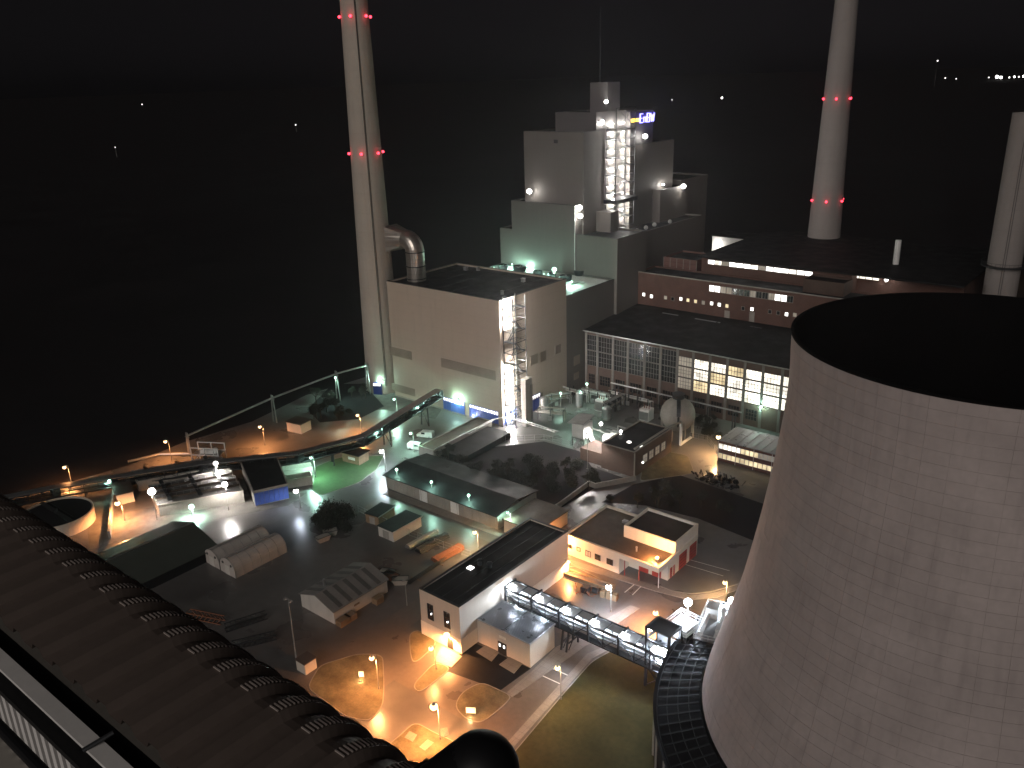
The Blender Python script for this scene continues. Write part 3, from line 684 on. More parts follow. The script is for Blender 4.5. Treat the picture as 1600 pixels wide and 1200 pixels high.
for k in range(6):
    x = -137 + k * 8; part(PB, 'trestle', MB().box(x - .12, x + .12, 217.6, 217.85, 0, 6.1).box(x - .12, x + .12, 219.4, 219.65, 0, 6.0).box(x - .13, x + .13, 217.5, 219.8, 5.7, 5.95), M['steel'])

B1 = thing('brick_office', 'long dark brick block with a row of small lit windows above the turbine hall roof', 'building', -105, 262)
bv = 257.0
part(B1, 'wall', MB().ring(-153.8, -55, bv, 269.5, 0, 33.3, .4), M['brick'])
part(B1, 'roof', MB().box(-153.3, -55.5, bv + .45, 269, 32.4, 32.8), M['roof'])
part(B1, 'coping', MB().box(-153.9, -55, bv - .15, bv + .35, 33.31, 33.6), M['conc'])
for x, y, l in [(1006, 460, 3), (1018, 463, 3), (1040, 465, 1), (1051, 467, 0), (1064, 467, 3), (1075, 469, 2), (1087, 471, 2), (1099, 473, 1), (1112, 474, 3), (1124, 476, 3), (1136, 478, 2), (1161, 482, 0), (1175, 483, 3), (1203, 487, 0), (1216, 489, 0), (1229, 491, 3), (1242, 492, 1)]:
    p = ONV(x, y, bv); win(B1, 'v', bv, p[0] - .5, p[0] + .5, p[2] - .55, p[2] + .55, [M['darkglass'], M['win_d'], M['win_y'], M['win_b']][l], M['conc'], .08, fw=.12)
for x, y in ((1136, 491), (1175, 493)):
    p = ONV(x, y, bv); part(B1, 'door', MB().box(p[0] - .9, p[0] + .9, bv - .1, bv - .002, 22.0, p[2] + 1.2), M['conc'])
z0, z1 = 29.0, 32.4
seq = [3, 3, 1, 1, 0, 0, 0, 1, 0, 0, 1, 3, 3, 0, 0, 0]
p0, p1 = ONV(1108, 447, bv)[0], ONV(1240, 465, bv)[0]
for k in range(14):
    a = p0 + (p1 - p0) * k / 14; win(B1, 'v', bv, a + .15, a + (p1 - p0) / 14 - .15, z0 + 1.2, z1 - .2, [M['darkglass'], M['win_d'], M['win_w'], M['win_b']][seq[k]], M['conc'], .08, 1)
B2 = thing('upper_brick_block', 'upper dark block with one long lit strip of clerestory windows under its roof', 'building', -100, 285)
part(B2, 'wall', MB().ring(-135.5, -84.0, 270, 330, 0, 38.2, .4), M['brick'])
part(B2, 'roof', MB().box(-136.5, -52, 269.0, 331, 38.21, 38.7), M['roof'])
part(B2, 'side_wall', MB().ring(-83.98, -53, 275, 330, 0, 38.2, .4), M['brick'])
p0, p1 = ONV(1106, 411, 270)[0], ONV(1270, 427, 270)[0]
lit = [3, 2, 1, 3, 3, 3, 2, 1, 3, 3, 3, 2, 3, 3]
for k in range(14):
    a = p0 + (p1 - p0) * k / 14; win(B2, 'v', 270, a + .12, a + (p1 - p0) / 14 - .12, 36.2, 37.6, [M['darkglass'], M['win_d'], M['win_w'], M['win_b']][lit[k]], M['steel'], .08)
p0, p1 = ONV(1332, 433, 275)[0], ONV(1374, 438, 275)[0]
for k in range(4):
    a = p0 + (p1 - p0) * k / 4; win(B2, 'v', 275, a + .12, a + (p1 - p0) / 4 - .12, 36.2, 37.5, M['win_w'], M['steel'], .08)
B3 = thing('red_panel_block', 'small block with brick red facade panels beside the boiler house', 'building', -145, 275)
shell(B3, -150.5, -137.3, 270.02, 284, 36.8, M['panel'], M['roof'])
pm = MB()
for k in range(6): pm.box(-150.4 + k * 2.6, -150.25 + k * 2.6, 269.9, 270.015, 33, 36.6)
part(B3, 'facade_rib', pm, M['conc'])
flood('small white lamp on the dark roof corner of the brick block', ONV(1385, 437, 274.0), 'white', 250, .6, .8, None, 'roof_lamp', off=(0, -1, 0), cat='roof lamp')
B4 = thing('brown_brick_block', 'brown brick block between the lit strip windows of the upper block', 'building', -88, 268)
shell(B4, -96.2, -83.5, 262, 269.98, 37.0, M['brick2'], M['roof'])
fb_ = GP(1140, 378, 22)
FBD = thing('far_shed', 'pale end wall of a far shed with one lit corner behind the boiler house', 'shed', fb_[0], fb_[1])
part(FBD, 'wall', MB().box(-9, 9, 0, 14, 0, 24), M['white'], local=True)
part(FBD, 'roof', MB().prism([(-9.5, -.5), (9.5, -.5), (9.5, 14.5), (-9.5, 14.5)], 24.01, 24.5), M['roof'], local=True)
point(FBD, (-6, -3, 20), 'white', 700, .3)
part(FBD, 'lamp', MB().ball((-6, -.6, 22), .4, 8, 6), M['L_white'], local=True)

# ================================================================== COOLING TOWER
tc = UV(58.7, 98.9)
CT = thing('cooling_tower', 'huge pale concrete cooling tower with dark mouth and dark ring deck at its foot', 'cooling tower', tc[0], tc[1])
prof = [(11.0, 32.3), (14.6, 31.4), (19.8, 29.9), (27.5, 27.8), (36.1, 26.2), (45.2, 24.8), (52.9, 23.9), (60.3, 23.25), (68.0, 23.6)]
def ctr(z):
    for (a, ra), (b, rb) in zip(prof, prof[1:]):
        if a <= z <= b:
            t_ = (z - a) / (b - a); return ra + (rb - ra) * t_
    return prof[-1][1] if z > 68 else prof[0][1]
def ctrs(z): return (ctr(max(11, z - 3)) + ctr(z) + ctr(min(68, z + 3))) / 3
zs = [11 + 57 * i / 38 for i in range(39)]
part(CT, 'shell', MB().lathe([(z, ctrs(z) - .06) for z in zs] + [(68.0, ctrs(68) - .3)] + [(z, ctrs(z) - .28) for z in zs[::-1]], 96), M['tower'], smooth=True, local=True)
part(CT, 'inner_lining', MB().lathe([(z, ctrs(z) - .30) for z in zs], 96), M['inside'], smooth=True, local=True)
ncol = 54; rows = 38; fmb = MB()
for i in range(rows):
    za, zb = zs[i] + .018, zs[i + 1] - .018
    for k in range(ncol):
        j = random.uniform(-.012, .012); ra, rb = ctrs(za) + j, ctrs(zb) + j
        a0, a1 = 2 * math.pi * k / ncol + .0006, 2 * math.pi * (k + 1) / ncol - .0006; am = (a0 + a1) / 2
        vs = []
        for dr in (0, -.07):
            for z, r in ((za, ra + dr), (zb, rb + dr)):
                for a in (a0, am, a1): vs.append((r * math.cos(a), r * math.sin(a), z))
        fmb.add(vs, [(0, 1, 4, 3), (1, 2, 5, 4), (0, 3, 9, 6), (2, 8, 11, 5), (3, 4, 10, 9), (4, 5, 11, 10), (0, 6, 7, 1), (1, 7, 8, 2)])
o = part(CT, 'formwork_panels', fmb, M['tower'], local=True); o['kind'] = 'stuff'
part(CT, 'rim', MB().lathe([(67.9, ctrs(68) + .02), (67.9, ctrs(68) + .1), (68.15, ctrs(68) + .1), (68.15, ctrs(68) - .34), (67.8, ctrs(68) - .34)], 96), M['inside'], local=True)  # rim takes the near-black shade colour to keep its lit top dark
part(CT, 'deck', MB().lathe([(0, 38.9), (8.6, 38.9), (9.0, 39.3), (9.4, 39.3), (9.2, 38.6), (10.6, 32.4)], 96), M['roof'], local=True)
dm = MB()
for rr_ in (34.0, 35.6, 37.2, 38.7):
    for k in range(96):
        a, b = 2 * math.pi * k / 96, 2 * math.pi * (k + 1) / 96; z = 10.6 - (rr_ - 32.4) * .226 + .12
        dm.beam((rr_ * math.cos(a), rr_ * math.sin(a), z), (rr_ * math.cos(b), rr_ * math.sin(b), z), .14, .12)
part(CT, 'deck_rail', dm, M['steel'], local=True)
sm = MB().box(-3.1, 3.1, -.12, .12, -.06, .06)
sme = None
for k in range(120):
    a = 2 * math.pi * k / 120
    if sme is None: o = part(CT, 'deck_slat', sm, M['steel'], local=True); sme = o.data
    else: o = bpy.data.objects.new('deck_slat', sme); C.objects.link(o); o.parent = CT
    o.location = (35.5 * math.cos(a), 35.5 * math.sin(a), 10.08); o.rotation_euler = (0, R(12.5), a)
dm = MB()
for k in range(48):
    a = 2 * math.pi * k / 48; dm.beam((38.95 * math.cos(a), 38.95 * math.sin(a), 0), (38.95 * math.cos(a), 38.95 * math.sin(a), 8.6), .5, .3)
part(CT, 'columns', dm, M['conc'], local=True)
# lit service platforms on the deck
def platform(name, label, u, v, z, rot, l, w_, rails=True, fill=None):
    t = thing(name, label, 'platform', u, v, z, rot)
    part(t, 'grating', MB().box(-l / 2, l / 2, -w_ / 2, w_ / 2, -.12, 0), M['galv'], local=True)
    rm = MB()
    for s in (-1, 1):
        for h_ in (.55, 1.1): rm.beam((-l / 2, s * w_ / 2, h_), (l / 2, s * w_ / 2, h_), .07); rm.beam((s * l / 2, -w_ / 2, h_), (s * l / 2, w_ / 2, h_), .07)
        for k in range(int(l / 1.2) + 1): rm.beam((-l / 2 + k * l / int(l / 1.2), s * w_ / 2, 0), (-l / 2 + k * l / int(l / 1.2), s * w_ / 2, 1.1), .06)
    part(t, 'railing', rm, M['white'], local=True)
    lg = MB()
    for a in (-l / 2 + .1, l / 2 - .1):
        for b in (-w_ / 2 + .1, w_ / 2 - .1): lg.beam((a, b, -z), (a, b, -.1), .2)
    part(t, 'legs', lg, M['steel'], local=True)
    return t
pa = GP(1068, 977, 10.6); pb = GP(1117, 975, 11.2)
P1 = platform('service_platform', 'floodlit white railed platform with a mast light at the deck edge', pa[0], pa[1], 10.6, R(-6), 4.6, 5.2)
part(P1, 'hatch', MB().box(-1.7, 1.7, -1.9, 1.9, .002, .5), M['white'], local=True)
P2 = platform('service_platform', 'longer floodlit white platform full of pipes against the cooling tower', pb[0], pb[1], 11.2, R(14), 4.8, 10.5)
part(P2, 'pipework', MB().path([(-1.5, -4.6, .7), (-1.5, 3.5, .7), (1.2, 4.6, .7)], .45, 10).path([(1, -4, .5), (1, 2, .5), (1, 2, 2.2)], .35, 10), M['white'], local=True)
part(P2, 'cabinet', MB().box(-1.9, .2, 1.2, 3.6, .002, 2.0), M['white'], local=True)
part(P2, 'cabinet', MB().box(.8, 2.0, -3.6, -1.6, .002, 1.5), M['white'], local=True)
flood('glaring white flood lamp on the mast of the deck platform', (*GP(1075, 941, 13.4), 13.4), 'cool', 1500, .75, 2.8, None, 'floodlight', off=(.2, -.8, -.6))
flood('white flood lamp at the far end of the pipe platform by the tower', (*GP(1143, 938, 13.6), 13.6), 'cool', 1300, .6, 2.4, None, 'floodlight', off=(-.5, -.6, -.6))

# ================================================================== LONG OFFICE BUILDING, ANNEX, STEEL GALLERY, FIRE STATION
OF = thing('office_building', 'long cream building with black flat roof and two tall windows in its end wall', 'building', -97, 111)
ou0, ou1, ov0, ov1, oh = -101.9, -91.8, 94.6, 128.3, 10.0
shell(OF, ou0, ou1, ov0, ov1, oh, M['plaster2'], M['roof'], par=.35, trim=M['steel'])
part(OF, 'plinth_band', MB().ring(ou0 - .08, ou1 + .08, ov0 - .08, ov1 + .08, 0, 3.1, .3), M['plaster'])
for c in (ou0 + 2.7, ou0 + 6.9):
    win(OF, 'v', ov0, c - .65, c + .65, 4.4, 7.6, M['darkglass'], M['steel'], .12, 1, 2)
    part(OF, 'window_light', MB().ball((c + .2, ov0 - .14, 5.7), .13, 8, 5), M['L_white'])
g_ = GP(735, 887, 9.8); part(OF, 'skylight', MB().box(g_[0] - .55, g_[0] + .55, g_[1] - .55, g_[1] + .55, 9.66, 9.9), M['win_b'])
for x, y in ((750, 880), (765, 884)):
    g_ = GP(x, y, 10); part(OF, 'roof_vent', MB().tube((*g_, 9.64), (*g_, 10.5), .5, .5, 12).ball((*g_, 10.55), .62, 12, 6, .6), M['steel'])
for k in range(3): part(OF, 'roof_seam', MB().box(ou0 + 2.4 + k * 2.5, ou0 + 2.5 + k * 2.5, ov0 + .5, ov1 - .5, 9.651, 9.69), M['steel'])
wall_lamp('glaring sodium lamp over the door at the end of the long cream building', (ou1 - 2.6, ov0 - .1, 3.6), 'v', 'orange', 3200, .62, gap=.9, down=True)
wall_lamp('sodium lamp low at the far corner of the long cream building', (ou1 + .1, ov1 - 1.0, 3.6), 'u', 'orange', 1500, .4, gap=.7, down=True)
part(OF, 'door', MB().box(ou1 - 3.4, ou1 - 2.0, ov0 - .16, ov0 - .09, 0, 2.3), M['steel'])
AN = thing('annex', 'low cream annex with bright silver ribbed roof and a double door', 'building', -85.5, 102.7)
au0, au1, av0, av1, ah = -91.7, -79.3, 99.1, 106.4, 5.1
part(AN, 'wall', MB().ring(au0, au1, av0, av1, 0, ah - .15, .3), M['plaster2'])
part(AN, 'roof', MB().box(au0, au1 + .08, av0 - .08, av1 + .05, ah - .14, ah), M['sheetroof'])
for k in range(25):
    y = av0 + .15 + k * .28; part(AN, 'roof_rib', MB().box(au0 + .1, au1, y, y + .06, ah + .001, ah + .09), M['sheetroof'])
part(AN, 'roof_joint', MB().box(-85.7, -85.5, av0, av1, ah + .002, ah + .07), M['steel'])
part(AN, 'roof_edge', MB().ring(au0 - .02, au1 + .14, av0 - .14, av1 + .12, ah - .2, ah + .12, .12), M['galv'])
g_ = ONV(785, 1014, av0)[0]
dr = part(AN, 'door', MB().box(g_ - 1.0, g_ + 1.0, av0 - .1, av0 - .002, 0, 2.5), M['steel'])
for q in (-.7, .3): sub(dr, AN, 'door_window', MB().box(g_ + q, g_ + q + .4, av0 - .13, av0 - .101, 1.5, 2.1), M['win_b'])
part(AN, 'ventilation_grille', MB().box(g_ - .6, g_ + .9, av0 - .08, av0 - .002, 3.4, 3.9), M['plaster'])

GA = thing('steel_gallery', 'elevated dark steel framed gallery with bright lamps, from cream building to cooling tower', 'gallery', -91.2, 106.9, 4.3, R(-.4))
gl = 35.0; gw = 3.0; gh = 3.6
part(GA, 'floor', MB().box(0, gl, 0, gw, 0, .18), M['steel'], local=True)
for s in (0, 1):
    y = s * gw
    for (z, w_) in ((0.1, .24), (gh, .24), (gh * .52, .12)): part(GA, 'girder', MB().box(0, gl, y - w_ / 2 - .01, y + w_ / 2 + .01, z - w_ / 2, z + w_ / 2), M['steel'], local=True)
nb = 11
for k in range(nb + 1):
    x = gl * k / nb; hv = k % 2 == 0
    w_ = .34 if hv else .16
    part(GA, 'frame', MB().box(x - w_ / 2, x + w_ / 2, -w_ / 2 - .03, w_ / 2 - .03, 0, gh + (.5 if hv else 0)).box(x - w_ / 2, x + w_ / 2, gw - w_ / 2 + .03, gw + w_ / 2 + .03, 0, gh + (.5 if hv else 0))
         .box(x - w_ / 2, x + w_ / 2, -.03, gw + .03, gh + (.2 if hv else -.1), gh + (.5 if hv else .1)), M['steel'], local=True)
    if k < nb:
        x1 = gl * (k + 1) / nb; a, b = (x, x1) if k % 2 else (x1, x)
        part(GA, 'brace', MB().beam((a, -.02, .2), (b, -.02, gh - .2), .12), M['steel'], local=True)
        part(GA, 'side_panel', MB().box(x + .2, x1 - .2, gw - .12, gw - .06, .3, gh - .2), M['white'], local=True)
        part(GA, 'roof_panel', MB().box(x + .18, x1 - .18, .9 if k % 2 else .15, gw - .2, gh - .04, gh + .04), M['galv'], local=True)
part(GA, 'pipes', MB().tube((0, 1.0, .9), (gl, 1.0, .9), .4, .4, 12).tube((0, 2.0, 1.0), (gl, 2.0, 1.0), .35, .35, 12).tube((0, 1.5, 2.2), (gl, 1.5, 2.2), .28, .28, 10), M['galv'], local=True)
for (x, z0) in ((13.6, -5.0), (14.8, -5.0)):
    part(GA, 'support', MB().beam((x, 0, 0), (x - .3, -.3, -4.3), .3).beam((x, gw, 0), (x - .3, gw + .4, -4.3), .3).beam((x, 0, -2.4), (x, gw, -2.4), .2).beam((x, 0, -3.9), (x, gw, -.4), .14), M['steel'], local=True)
for k in range(6):
    x = 1.4 + k * 6.25
    lb = part(GA, 'gallery_lamp', MB().box(x - .7, x + .7, -.3, .9, gh + .55, gh + .8), M['L_white'], local=True)
    point(GA, (x, .2, gh + .35), 'cool', 550, .3); point(GA, (x, 2.0, gh - .5), 'cool', 850, .3)
HD = thing('gallery_tower', 'tall dark steel frame tower with lit panels where the gallery meets the deck', 'steel tower', *GP(1036, 1012, 8), 0, R(-4))
ht = 12.3
for a in (-2.2, 2.2):
    for b in (-1.7, 1.7): part(HD, 'column', MB().box(a - .2, a + .2, b - .2, b + .2, 0, ht), M['steel'], local=True)
for z in (4.2, 7.2, 9.8, 12.2):
    part(HD, 'ring_beam', MB().ring(-2.42, 2.42, -1.92, 1.92, z - .16, z + .16, .3), M['steel'], local=True)
part(HD, 'roof_grating', MB().box(-2.1, 2.1, -1.6, 1.6, 12.1, 12.18), M['steel'], local=True)
for (a, b, z0, z1) in ((-2.0, 2.0, 7.6, 9.5), (-2.0, 2.0, 10.1, 11.9), (-2.0, 2.0, 4.6, 6.9)): part(HD, 'panel', MB().box(a, b, 1.35, 1.42, z0, z1), M['sheetroof'], local=True)
part(HD, 'brace', MB().beam((-2.2, -1.7, 0.2), (2.2, -1.7, 4.4), .16).beam((2.2, -1.7, 0.2), (-2.2, -1.7, 4.4), .16), M['steel'], local=True)
for (x, y, z) in ((-1.8, -1.5, 11.5), (0, -1.4, 6.4), (1.2, -1.4, 9.0)):
    part(HD, 'tower_lamp', MB().box(x - .4, x + .4, y - .15, y + .15, z, z + .3), M['L_white'], local=True); point(HD, (x, y + .4, z - .4), 'cool', 500, .3)

FS = thing('fire_station', 'white flat roofed building with brown roof, five windows, red doors and a raised block', 'building', -85, 142)
su0, su1, sv0, sv1, sh_ = -97.0, -73.6, 134.4, 151.0, 4.7
part(FS, 'wall', MB().ring(su0, -83.0, sv0, sv1, 0, sh_ - .9, .3), M['plaster'])
part(FS, 'back_wall', MB().ring(-82.98, su1, 138.2, sv1, 0, sh_ - .9, .3), M['plaster'])
part(FS, 'fascia', MB().ring(su0 - .1, su1 + .1, sv0 - .1, sv1 + .1, sh_ - .89, sh_ + .25, .5), M['plaster'])
part(FS, 'roof', MB().box(su0 + .42, su1 - .42, sv0 + .42, sv1 - .42, sh_ - .6, sh_ - .25), M['roofb'])
shell(FS, -86.4, -73.8, 141.6, 151.6, 7.3, M['plaster'], M['roof'], z0=.02, name='raised_block', roofname='raised_roof')
for x, w_ in ((890, .45), (904, .4), (919, .6), (934, .65), (953, .7)):
    p = ONV(x, 842 + (x - 880) * .28 + 8, sv0)[0]; win(FS, 'v', sv0, p - w_, p + w_, 1.5 if w_ > .5 else 1.9, 2.7, M['darkglass'] if x not in (904, 919) else M['win_d'], M['steel'], .08, 1 if w_ > .5 else 0)
for x in (-82.0, -78.5, -73.9): part(FS, 'canopy_post', MB().tube((x + .2, sv0 + .25, 0), (x + .2, sv0 + .25, sh_ - .9), .1, .1, 8), M['red' if x < -74 else 'white'])
for a in (-80.2, -77.2):
    d_ = part(FS, 'door', MB().box(a, a + 2.1, 138.05, 138.19, 0, 2.6), M['red']); sub(d_, FS, 'door_window', MB().box(a + .4, a + 1.7, 138.0, 138.049, 1.5, 2.2), M['darkglass'])
for a, b, h_ in ((139.2, 140.0, 2.4), (140.5, 141.2, 2.4), (143.0, 146.2, 4.3), (147.6, 150.6, 4.3)):
    d_ = part(FS, 'red_door', MB().box(su1 + .002, su1 + .1, a, b, 0.05, min(h_, 3.7)), M['red'])
    rb = MB()
    for k in range(1, 5): rb.box(su1 + .101, su1 + .13, a + .05, b - .05, min(h_, 3.7) * k / 5, min(h_, 3.7) * k / 5 + .08)
    sub(d_, FS, 'slats', rb, M['steel'])
part(FS, 'roof_vent', MB().tube((-81, 138, 4.4), (-81, 138, 5.4), .2, .2, 10).ball((-81, 138, 5.4), .28, 8, 5), M['galv'])
part(FS, 'roof_box', MB().box(-90, -88.8, 146.6, 147.6, 4.44, 5.0), M['galv'])
flood('sodium lamp on the brown roof of the white building by its raised block', (*GP(1027, 872, 5.2), 5.2), 'orange', 1500, .36, .75, None, 'roof_lamp', off=(-.3, -.3, .9), cat='roof lamp')
wall_lamp('sodium lamp at the corner of the white building facing the cream building', (-97.1, 134.2, 4.2), 'v', 'orange', 3000, .45, gap=.7)

# storage racks and a dug bed in the inner yard
TR = thing('timber_trough', 'long dark timber trough lying in the brown inner yard', 'trough', *GP(905, 905), 0, R(4))
part(TR, 'side', MB().box(-8, 8, -1.1, -.8, 0, 1.0).box(-8, 8, .8, 1.1, 0, 1.0).box(-8, -7.7, -.8, .8, 0, 1.0).box(7.7, 8, -.8, .8, 0, 1.0), M['wood'], local=True)
part(TR, 'filling', MB().box(-7.7, 7.7, -.8, .8, 0, .6), M['gravel'], local=True)

# ================================================================== YARD: sphere tank, brick house, cabins, dosing plant
sg = GP(1059, 647, 6.6)
SP = thing('sphere_tank', 'pale spherical gas tank on legs with a dark walkway over its crown', 'tank', sg[0], sg[1])
part(SP, 'sphere', MB().ball((0, 0, 6.6), 5.0, 36, 20), M['conc'], smooth=True, local=True)
lg = MB()
for k in range(8):
    a = k * math.pi / 4 + .2; lg.tube((4.75 * math.cos(a), 4.75 * math.sin(a), 0), (4.75 * math.cos(a), 4.75 * math.sin(a), 6.6), .22, .22, 8)
part(SP, 'leg', lg, M['conc'], local=True)
ar = cam_ang(*sg) + .05; wk = MB()
pts = [(5.25 * math.cos(t_) * math.cos(ar), 5.25 * math.cos(t_) * math.sin(ar), 6.6 + 5.25 * math.sin(t_)) for t_ in [R(-20 + i * 11) for i in range(11)]]
for a, b in zip(pts, pts[1:]): wk.beam(a, b, 1.1, .2)
part(SP, 'walkway', wk, M['steel'], local=True)
part(SP, 'top_platform', MB().tube((0, 0, 11.6), (0, 0, 11.9), 1.8, 1.8, 14).tube((0, 0, 12.8), (0, 0, 12.9), 1.85, 1.85, 14), M['steel'], local=True)

GPIPE = thing('gas_pipe', 'pale bent gas pipe running from the sphere tank along the brick house', 'pipe', *GP(1063, 697))
q0 = GP(1063, 697); q1 = GP(1064, 660, 6); q2 = GP(994, 706, 7.4); q3 = GP(1079, 686)
part(GPIPE, 'pipe', MB().path([(q1[0], q1[1], 5.6), (q0[0], q0[1], 5.6), (q0[0], q0[1], .5), (q3[0], q3[1], .5)], .42, 12), M['white'])
BK = thing('brick_house', 'flat roofed red brick house with two lit roof domes beside the dosing plant', 'building', -109.5, 185)
shell(BK, -114.6, -104.4, 175.6, 195.2, 7.1, M['brick2'], M['roof'], par=.3, trim=M['conc'])
part(BK, 'roof_pipe', MB().path([(-104.9, 176.4, 7.75), (-104.9, 195, 7.75), (-104.9, 201, 6.9)], .3, 10), M['conc'])
for x, y in ((983, 689), (1001, 695)):
    g_ = GP(x, y, 7.2); part(BK, 'roof_dome', MB().ball((*g_, 6.85), .65, 10, 6, .5), M['win_b'])
for k in range(4): win(BK, 'u', -104.4, 180 + k * 3.2, 182 + k * 3.2, 2.4, 4.6, M['win_d'], M['conc'], .08, 1, 1)
part(BK, 'lamp', MB().ball((-104.2, 179.6, 2.8), .22, 8, 5), M['L_white'])
part(BK, 'downpipe', MB().box(-104.38, -104.1, 175.3, 175.58, 0, 7), M['conc'])
part(BK, 'side_shed', MB().box(-122, -114.7, 176.5, 183, 0, 3.6), M['brick2'])
GW = thing('garden_wall', 'long low wall running from the brick house down past the white building', 'wall', *GP(993, 751))
wp = [GP(993, 751), GP(930, 763), GP(920, 759), GP(874, 793), GP(826, 823)]
for a, b in zip(wp, wp[1:]): part(GW, 'wall_section', MB().beam((*a, .7), (*b, .7), .35, 1.4), M['conc'])

CB = thing('site_cabins', 'two storey stack of site cabins with lit window rows and shiny metal roof', 'cabins', -83, 203)
cu0, cu1, cv0, cv1 = -91.6, -70, 197.6, 208.6
part(CB, 'wall', MB().box(cu0, cu1, cv0, cv1, 0, 5.9), M['panel'])
part(CB, 'roof', MB().box(cu0 - .15, cu1, cv0 - .15, cv1 + .15, 5.91, 6.1), M['sheetroof'])
for k in range(9): part(CB, 'roof_seam', MB().box(cu0 + .4 + k * 2.3, cu0 + .5 + k * 2.3, cv0, cv1, 6.101, 6.2), M['galv'])
for r_, z0 in enumerate((1.0, 3.8)):
    for k in range(14):
        a = cu0 + .25 + k * 1.25
        win(CB, 'v', cv0, a, a + 1.02, z0, z0 + 1.35, [M['win_w'], M['win_y']][0 if (r_ == 1 and k < 5) else 1] if (k < 9 or r_ == 0) else M['win_d'], M['white'], .07, 0, fw=.08)
for k in range(5):
    part(CB, 'panel_joint', MB().box(cu0 + 5 * k, cu0 + .12 + 5 * k, cv0 - .09, cv0 - .002, 0, 5.9), M['white'])

dg = GP(925, 700)
DP = thing('dosing_plant', 'floodlit white hopper and pipes of the dosing plant beside the brick house', 'plant', dg[0], dg[1])
part(DP, 'hopper', MB().box(-5.5, -1.5, -2, 2.5, 3.0, 7.2), M['white'], local=True)
part(DP, 'hopper_roof', MB().add([(-6.6, -2.6, 6.9), (-1.2, -2.6, 7.6), (-1.2, 3, 8.6), (-6.6, 3, 7.9), (-6.6, -2.6, 7.15), (-1.2, -2.6, 7.85), (-1.2, 3, 8.85), (-6.6, 3, 8.15)],
     [(3, 2, 1, 0), (4, 5, 6, 7), (0, 1, 5, 4), (1, 2, 6, 5), (2, 3, 7, 6), (3, 0, 4, 7)]), M['galv'], local=True)
part(DP, 'chute', MB().beam((-1.6, 0, 4.5), (3.6, -2.4, .6), 1.4, 1.0).beam((-3.5, -1, 3.0), (-3.5, -3.6, .4), .9, .6), M['galv'], local=True)
part(DP, 'frame', MB().beam((-5.4, -1.9, 0), (-5.4, -1.9, 3), .3).beam((-1.6, -1.9, 0), (-1.6, -1.9, 3), .3).beam((-5.4, 2.4, 0), (-5.4, 2.4, 3), .3).beam((-1.6, 2.4, 0), (-1.6, 2.4, 3), .3)
     .ring(-5.6, -1.4, -2.1, 2.6, 2.7, 2.95, .3).beam((-5.4, -1.9, .4), (-1.6, -1.9, 2.8), .16).beam((-1.6, -1.9, .4), (-5.4, -1.9, 2.8), .16), M['galv'], local=True)
part(DP, 'tank', MB().tube((2.0, 3.5, 2.2), (8.5, 3.5, 2.2), 1.5, 1.5, 18).tube((2.0, 7.2, 2.2), (8.5, 7.2, 2.2), 1.3, 1.3, 18), M['white'], local=True)
part(DP, 'tank_cradle', MB().box(2.6, 3.0, 2.2, 8.4, 0, 1.2).box(7.4, 7.8, 2.2, 8.4, 0, 1.2), M['conc'], local=True)
part(DP, 'pipework', MB().path([(-1.4, 1.6, 5.2), (1.5, 1.6, 5.2), (1.5, 3.5, 3.8), (8.6, 3.5, 4.4), (8.6, 8.5, 4.4), (8.6, 8.5, .3)], .22, 8).path([(4, 7.2, 3.4), (4, 7.2, 5.2), (10.5, 7.2, 5.2), (10.5, 2, 5.2), (10.5, 2, .2)], .2, 8), M['galv'], local=True)
part(DP, 'catwalk', MB().box(1.2, 10, 5.1, 5.9, 3.9, 4.05).beam((1.2, 5.1, 5.0), (10, 5.1, 5.0), .07).beam((1.2, 5.9, 5.0), (10, 5.9, 5.0), .07), M['galv'], local=True)
lp = (*GP(939, 662, 8.4), 8.4); flood('white flood lamp on a post above the dosing plant tank', lp, 'white', 6500, .5, 8.4, None, off=(0, -.5, -.8))
lp = (*GP(970, 674, 7.5), 7.5); flood('white flood lamp on a post at the rear pipes of the dosing plant', lp, 'white', 4500, .4, 7.5, None, off=(0, -.5, -.8))
lp = (*GP(918, 681, 9.6), 9.6); flood('white flood lamp lighting the dosing hopper roof', lp, 'white', 4500, .3, 9.6, None, off=(.2, -.5, -.8))
for (x, y, s, lab) in ((1010, 655, 3.2, 'pale transformer box with a lit side behind the dosing plant'), (940, 640, 3.0, 'grey equipment box near the mercury lamps below the turbine hall')):
    g_ = GP(x, y); t = thing('transformer', lab, 'transformer', g_[0], g_[1])
    b_ = part(t, 'tank', MB().box(-s / 2, s / 2, -s / 2, s / 2, 0, 3.6), M['white'], local=True)
    f_ = MB()
    for k in range(7): f_.box(-s / 2 + .2 + k * (s - .5) / 6, -s / 2 + .32 + k * (s - .5) / 6, -s / 2 - .6, -s / 2 - .002, .4, 3.0)
    part(t, 'cooling_fin', f_, M['galv'], local=True)
    part(t, 'bushing', MB().tube((-.8, 0, 3.6), (-.8, 0, 4.7), .16, .1, 8).tube((0, 0, 3.6), (0, 0, 4.7), .16, .1, 8).tube((.8, 0, 3.6), (.8, 0, 4.7), .16, .1, 8), M['rust'], local=True)
flood('mercury twin lamp on a dark frame below the turbine hall corner', (*GP(917, 600, 8), 8), 'green', 900, .4, 8, None, off=(0, -.6, -.6))
flood('small mercury lamp on the foot of the hall wall', (*GP(876, 614, 6), 6), 'green', 500, .35, 6, None, off=(0, -.6, -.6))
DH = thing('debris_heap', 'dark heap of scrap and branches on the lamp lit gravel by the cabins', 'heap', *GP(1122, 752))
hb = MB()
